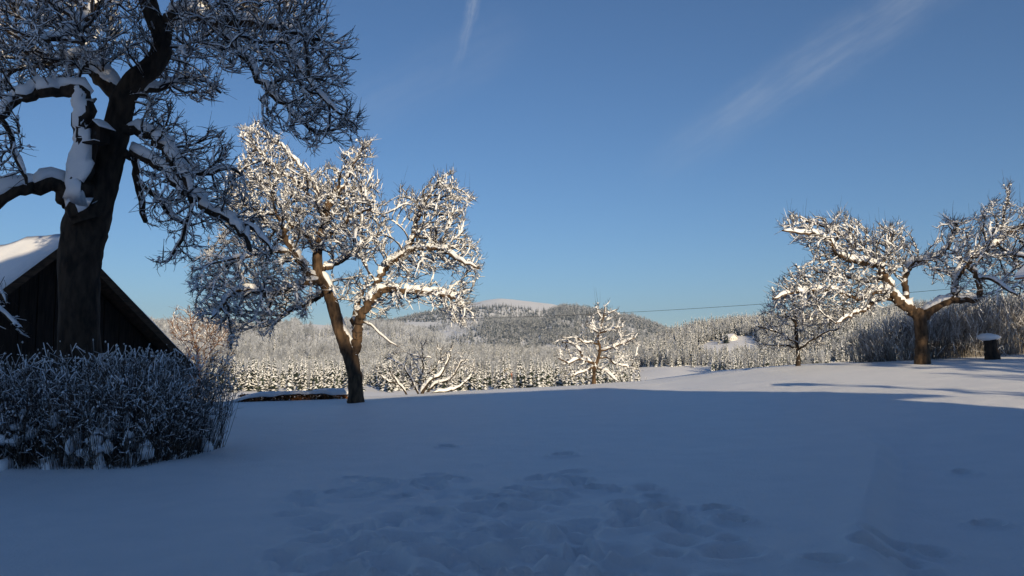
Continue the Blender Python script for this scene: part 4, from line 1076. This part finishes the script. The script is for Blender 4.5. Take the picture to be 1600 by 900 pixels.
for sg in (-1, 1):
    e = HALF + .35
    mb = MB(); t = .12
    mb.prism([BP(0, -.45, hA - .12), BP(sg * e, -.45, hA - .12 - e * TAN), BP(sg * e, -.45, hA - .12 - e * TAN + t), BP(0, -.45, hA - .12 + t)], rdir * (DEPTH + .9))
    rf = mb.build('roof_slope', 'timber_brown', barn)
    mb = MB(); mb.prism([BP(sg * .02, -.49, hA - .22), BP(sg * e, -.49, hA - .22 - e * TAN), BP(sg * e, -.49, hA + .015 - e * TAN), BP(sg * .02, -.49, hA + .015)], rdir * .038)
    mb.build('barge_board', 'timber_brown', rf)
    # snow blanket with a soft uneven top
    nu, nv = 26, 34; uu = np.linspace(0, 1, nu); vv = np.linspace(0, 1, nv)
    U, W = np.meshgrid(uu, vv, indexing='ij')
    th = .19 * (1 + 1.1 * fbm(U * 5, W * 7, 4, 7)) * np.clip(np.minimum(W, 1 - W) * 26 + .35, 0, 1) * np.clip((1 - U) * 14 + .3, 0, 1)
    th = th if sg < 0 else th * .7
    Pb = np.array([[BP(sg * a * (e + .04), -.47 + b * (DEPTH + .94), hA + .002 - a * (e + .04) * TAN) for b in vv] for a in uu])
    topz = Pb + np.array((0, 0, 1)) * th[..., None]
    V = np.vstack([Pb.reshape(-1, 3), topz.reshape(-1, 3)]); n0 = nu * nv
    ii = np.arange(nu - 1)[:, None] * nv; jj = np.arange(nv - 1)[None, :]
    qt = np.stack([ii + jj, ii + nv + jj, ii + nv + jj + 1, ii + jj + 1], -1).reshape(-1, 4)
    sides = []
    for a in range(nv - 1): sides += [(a, a + 1, n0 + a + 1, n0 + a), ((nu - 1) * nv + a, n0 + (nu - 1) * nv + a, n0 + (nu - 1) * nv + a + 1, (nu - 1) * nv + a + 1)]
    for a in range(nu - 1): sides += [(a * nv, n0 + a * nv, n0 + (a + 1) * nv, (a + 1) * nv), (a * nv + nv - 1, (a + 1) * nv + nv - 1, n0 + (a + 1) * nv + nv - 1, n0 + a * nv + nv - 1)]
    so = mesh_obj('roof_snow', V, np.vstack([qt + n0, np.array(sides)]), 'snow_cap', rf)
    bm = bmesh.new(); bm.from_mesh(so.data); bmesh.ops.recalc_face_normals(bm, faces=bm.faces); bm.to_mesh(so.data); bm.free()

# nest box on the old tree
nb = at(157, 213, YB - .62)
nest = thing('nest_box', 'small dark wooden nest box with snowy gabled roof fixed to the old tree', 'nest box', tuple(nb), math.radians(-24))
mb = MB(); mb.box((0, 0, 0), (.105, .10, .13)); mb.build('body', 'timber', nest, bevel=.004)
for sg in (-1, 1):
    mb = MB(); mb.prism([(0, -.17, .215), (sg * .17, -.17, .085), (sg * .17, -.17, .105), (0, -.17, .235)], (0, .32, 0)); r_ = mb.build('roof_board', 'timber', nest)
    if sg > 0:
        V = []; U_ = np.linspace(.02, 1, 8); W_ = np.linspace(0, 1, 9); Vt, Vb = [], []
        for a in U_:
            for b in W_:
                h = .055 * math.sqrt(max(0, math.sin(PI * min(max(b, .02), .98)))) * (1 - .35 * a); x = sg * .175 * a; z = .235 - .13 * a + .003
                Vb.append((x, -.175 + .33 * b, z)); Vt.append((x, -.175 + .33 * b, z + h))
        Q = []
        for a in range(7):
            for b in range(8): q = a * 9 + b; Q += [(72 + q, 72 + q + 1, 72 + q + 10, 72 + q + 9), (q, q + 9, q + 10, q + 1)]
        for b in range(8): Q += [(b, b + 1, 73 + b, 72 + b), (63 + b, 135 + b, 136 + b, 64 + b)]
        for a in range(7): Q += [(a * 9, 72 + a * 9, 81 + a * 9, a * 9 + 9), (a * 9 + 8, a * 9 + 17, 89 + a * 9, 80 + a * 9)]
        mesh_obj('roof_snow', Vb + Vt, Q, 'snow_cap', r_)
mb = MB(); mb.prism([(-.105, -.102, .13), (.105, -.102, .13), (0, -.102, .212)], (0, .2, 0)); mb.build('gable_board', 'timber', nest)
mb = MB(); mb.box((0, -.16, -.145), (.14, .075, .012)); lg = mb.build('landing_ledge', 'timber', nest)
mb = MB(); mb.box((.02, -.165, -.122), (.11, .055, .0095)); mb.build('ledge_snow', 'snow_cap', lg, bevel=.006)
mb = MB(); mb.prism([(.03 * math.cos(a), -.1005, .03 * math.sin(a) + .03) for a in np.linspace(0, 6.283, 12, endpoint=False)], (0, -.003, 0)); mb.build('entrance_hole', 'cable', nest)

# bird table at the right edge
bf = at(1624, 436, 17.0)
bird = thing('bird_house', 'reddish wooden bird house with thick snow roof on a post at the garden edge', 'bird house', (bf[0], bf[1], ground(bf[0], bf[1])), math.radians(12))
hz_ = bf[2] - ground(bf[0], bf[1])
mb = MB(); mb.box((0, 0, (hz_ - .2) / 2 - .1), (.045, .045, (hz_ - .2) / 2 + .1)); mb.build('post', 'grey_wood', bird)
mb = MB(); mb.box((0, 0, hz_ - .05), (.19, .17, .14)); mb.prism([(-.19, -.17, hz_ + .09), (.19, -.17, hz_ + .09), (0, -.17, hz_ + .22)], (0, .34, 0)); mb.build('body', 'red_wood', bird)
for sg in (-1, 1):
    mb = MB(); mb.prism([(0, -.27, hz_ + .245), (sg * .36, -.27, hz_ + .0), (sg * .36, -.27, hz_ + .03), (0, -.27, hz_ + .275)], (0, .54, 0)); rr_ = mb.build('roof_board', 'red_wood', bird)
    mb = MB(); mb.prism([(0, -.25, hz_ + .278), (sg * .37, -.25, hz_ + .027), (sg * .39, -.25, hz_ + .07), (sg * .33, -.25, hz_ + .15), (sg * .12, -.25, hz_ + .32), (0, -.25, hz_ + .36)], (0, .5, 0)); mb.build('roof_snow', 'snow_cap', rr_, bevel=.012)

# snow-capped stump by the twig hedge
sp = at(1550, 557, 30.6); sz_ = ground(sp[0], sp[1])
stump = thing('tree_stump', 'dark upright tree stump wearing a round snow cap in front of the twig hedge', 'stump', (sp[0], sp[1], sz_))
Pz = np.array([(0, 0, -.2), (0, 0, .05), (-.01, 0, .3), (-.03, 0, .55), (-.05, 0, .76), (-.05, 0, .80)])
C = catmull(np.column_stack([Pz, [.30, .26, .22, .20, .21, .20]]), 12); V, Q = tube(C[:, :3], C[:, 3], 18, .25, 5); mesh_obj('trunk', V, Q, 'bark', stump)
V, Fc = ico_lumps(np.array([(-.10, 0, .82)]), np.array([(.43, .34, .15)]), np.random.default_rng(8), .5); mesh_obj('snow_cap', V, Fc, 'snow_cap', stump)

# ------------------------------------------------------------------ far small buildings
def cottage(label, px, py, Y, w, d, h, roof_h, rot, wallmat, upper=None, base=None):
    p = at(px, py, Y); z = ground(p[0], Y) if base is None else base
    t = thing('cottage', label, 'house', (p[0], Y, z - .2), rot)
    mb = MB(); mb.box((0, 0, h / 2), (w / 2, d / 2, h / 2)); mb.build('wall', wallmat, t)
    mb = MB(); mb.prism([(-w / 2, -d / 2 - .01, h), (w / 2, -d / 2 - .01, h), (0, -d / 2 - .01, h + roof_h)], (0, d + .02, 0)); mb.build('gable', upper or wallmat, t)
    for sg in (-1, 1):
        e = w / 2 + .6; k = roof_h / (w / 2)
        mb = MB(); mb.prism([(0, -d / 2 - .7, h + roof_h + .04), (sg * e, -d / 2 - .7, h + .04 - .6 * k), (sg * e, -d / 2 - .7, h + .2 - .6 * k), (0, -d / 2 - .7, h + roof_h + .2)], (0, d + 1.4, 0)); r_ = mb.build('roof_slope', 'roof_tile', t)
        mb = MB(); mb.prism([(0, -d / 2 - .6, h + roof_h + .205), (sg * (e - .05), -d / 2 - .6, h + .235 - .6 * k), (sg * (e - .1), -d / 2 - .6, h + .6 - .6 * k), (0, -d / 2 - .6, h + roof_h + .6)], (0, d + 1.2, 0)); mb.build('roof_snow', 'snow_far', r_)
    nw = max(2, int(w / 2.6))
    for k in range(nw):
        x = -w / 2 + w * (k + .5) / nw
        mb = MB(); mb.box((x, -d / 2 - .02, h * .55), (.45, .06, .6)); wo_ = mb.build('window', 'grey_wood', t)
        mb = MB(); mb.box((x, -d / 2 - .09, h * .55), (.36, .02, .5)); mb.build('pane', 'glass', wo_)
    return t
cottage('orange and yellow house half hidden among the spruces', 790, 580, 500, 6.5, 7, 6.0, 2.6, .25, 'orange_wall', 'yellow_wall')
cottage('low snowed-in cottage with white walls below the meadow clump', 1142, 578, 800, 12, 9, 3.0, 3.2, .7, 'plaster')
cottage('lone snow-roofed hut at the upper wood edge above the meadows', 1076, 544, 900, 8, 6, 2.6, 2.6, -.3, 'timber', base=None)
cottage('long snow-covered shed with dark front beside the valley road', 1190, 572, 640, 10, 6, 2.4, 1.8, 1.2, 'timber')

# dark spruce clump and meadow bushes in the valley
for k in range(14):
    px = gv.uniform(985, 1020) + (k % 2) * 12; Y = gv.uniform(410, 440)
    place_tree('young_spruce', 'small young spruce at the lower edge of the valley meadow', 'tree', 'young spruces at the meadow edge', SPR[k % 3], SPR_TRUNK, (px - 800) / F * Y, Y, gv.uniform(3.5, 6), 12)

# power line: poles and one slack cable
pA = at(557, 500, 95.0); pB = at(1760, 425, 60.0)
for p, lab in ((pA, 'wooden power pole hidden behind the tall fruit tree trunk'), (pB, 'wooden power pole at the right end of the overhead cable')):
    z = ground(p[0], p[1]); t = thing('power_pole', lab, 'pole', (p[0], p[1], z))
    V, Q = tube(np.array([(0, 0, zz) for zz in np.linspace(-.5, p[2] - z + .3, 8)]), np.linspace(.13, .09, 8), 8, .03, 3); mesh_obj('post', V, Q, 'grey_wood', t)
    mb = MB(); mb.box((0, -.14, p[2] - z), (.05, .05, .08)); mb.build('insulator', 'plaster', t)
ts = np.linspace(0, 1, 60)[:, None]; Pc = pA + (pB - pA) * ts; Pc[:, 2] -= 0.9 * 4 * (ts * (1 - ts))[:, 0]
V, Q = tube(Pc - pA, np.full(60, .018), 5, 0, 1)
cb = mesh_obj('power_cable', V, Q, 'cable', loc=tuple(pA)); cb['label'] = 'thin dark overhead cable sagging across the sky between the trees'; cb['category'] = 'cable'

# ------------------------------------------------------------------ unseen house inferred from its shade, and unseen trees added to cast more
house = thing('farmhouse', 'big plastered farmhouse behind the viewpoint casting the foreground shade', 'house', (4.0, -6.5, ground(4, -6.5)))
hw, hd, he, hr = 11.0, 5.0, 7.6, 4.6
mb = MB(); mb.box((0, 0, he / 2 - .2), (hw, hd, he / 2 + .2)); hwall = mb.build('wall', 'plaster', house)
for sg in (-1, 1):
    mb = MB(); mb.prism([(-hw - .8, 0, he + hr), (-hw - .8, sg * (hd + .9), he - .8), (-hw - .8, sg * (hd + .9), he - .5), (-hw - .8, 0, he + hr + .3)], (2 * hw + 1.6, 0, 0)); rs_ = mb.build('roof_slope', 'roof_tile', house)
    mb = MB(); mb.prism([(-hw - .7, 0, he + hr + .31), (-hw - .7, sg * (hd + .85), he - .47), (-hw - .7, sg * (hd + .8), he - .2), (-hw - .7, 0, he + hr + .6)], (2 * hw + 1.4, 0, 0)); mb.build('roof_snow', 'snow_cap', rs_)
    mb = MB(); mb.prism([(sg * hw, -hd, he), (sg * hw, hd, he), (sg * hw, 0, he + hr - .1)], (-sg * .3, 0, 0)); mb.build('gable', 'timber', house)
for i in range(7):
    for zz in (1.6, 4.6):
        x = -hw + 2 * hw * (i + .5) / 7
        mb = MB(); mb.box((x, hd + .02, zz), (.55, .06, .7)); wo_ = mb.build('window', 'grey_wood', house)
        mb = MB(); mb.box((x, hd + .09, zz), (.46, .02, .6)); mb.build('pane', 'glass', wo_)
for k, (x, y, h) in enumerate([(.9 + 1.3 * q, -16 - .5 * (q % 2), 20.8 + 1.4 * ((q * 7) % 3) / 2) for q in range(7)] + [(1.6 + 1.3 * q, -18.6, 21.6 + .5 * (q % 2)) for q in range(6)]):  # two unseen rows added as occluders, tops set to keep the old tree shaded
    place_tree('spruce_tree', 'unseen tall spruce added behind the farmhouse to shade the old tree', 'tree', 'unseen spruces added behind the farmhouse for shade', SPR[2], SPR_TRUNK, x, y, h, 12)

for x, y, h in ((22.9, 1.0, 13.0), (24.0, 2.5, 15.5), (25.3, 2.0, 17.5), (26.6, 3.0, 18.5), (28.2, 4.5, 18.0)):  # added out of view to shade the apple tree's right half and the stump
    place_tree('spruce_tree', 'unseen broad spruce added beyond the bird house to shade the apple tree', 'tree', 'unseen spruces added beyond the bird house for shade', SPR[0], SPR_TRUNK, x, y, h, 12)
def copy_thing(o, loc, rotz, label):
    c = o.copy(); COL.objects.link(c); c.location = loc; c.rotation_euler = (0, 0, rotz); c['label'] = label
    for ch in list(o.children):
        d = ch.copy(); COL.objects.link(d); d.parent = c
        for gch in list(ch.children):
            e = gch.copy(); COL.objects.link(e); e.parent = d
    return c
place_tree('spruce_tree', 'unseen short spruce added at the farmhouse corner to cast a shadow band', 'tree', None, SPR[1], SPR_TRUNK, 18.3, -5.0, 10.6, 12)  # added out of view; its tip throws a shadow band on the right field
copy_thing(right_tree, (18.0, 3.0, ground(18, 3)), 1.2, 'unseen copy of the apple tree added beside the farmhouse for shadow stripes')  # added out of view so its branches stripe the right field with shadow

# ------------------------------------------------------------------ air
hz = MB(); hz.box((0, 0, 230), (8600, 8600, 270))
ho = hz.build('haze', 'snow'); ho.data.materials.clear()
hm = bpy.data.materials.new('haze_mat'); hm.use_nodes = True
hm.node_tree.nodes.clear(); hout = hm.node_tree.nodes.new('ShaderNodeOutputMaterial'); pv = hm.node_tree.nodes.new('ShaderNodeVolumePrincipled')
pv.inputs['Color'].default_value = (.52, .72, 1.0, 1); pv.inputs['Density'].default_value = 7e-5; pv.inputs['Anisotropy'].default_value = 0.1
hm.node_tree.links.new(pv.outputs[0], hout.inputs['Volume'])
ho.data.materials.append(hm); ho['kind'] = 'stuff'; ho['label'] = 'thin blue winter haze over the valley'; ho['category'] = 'haze'
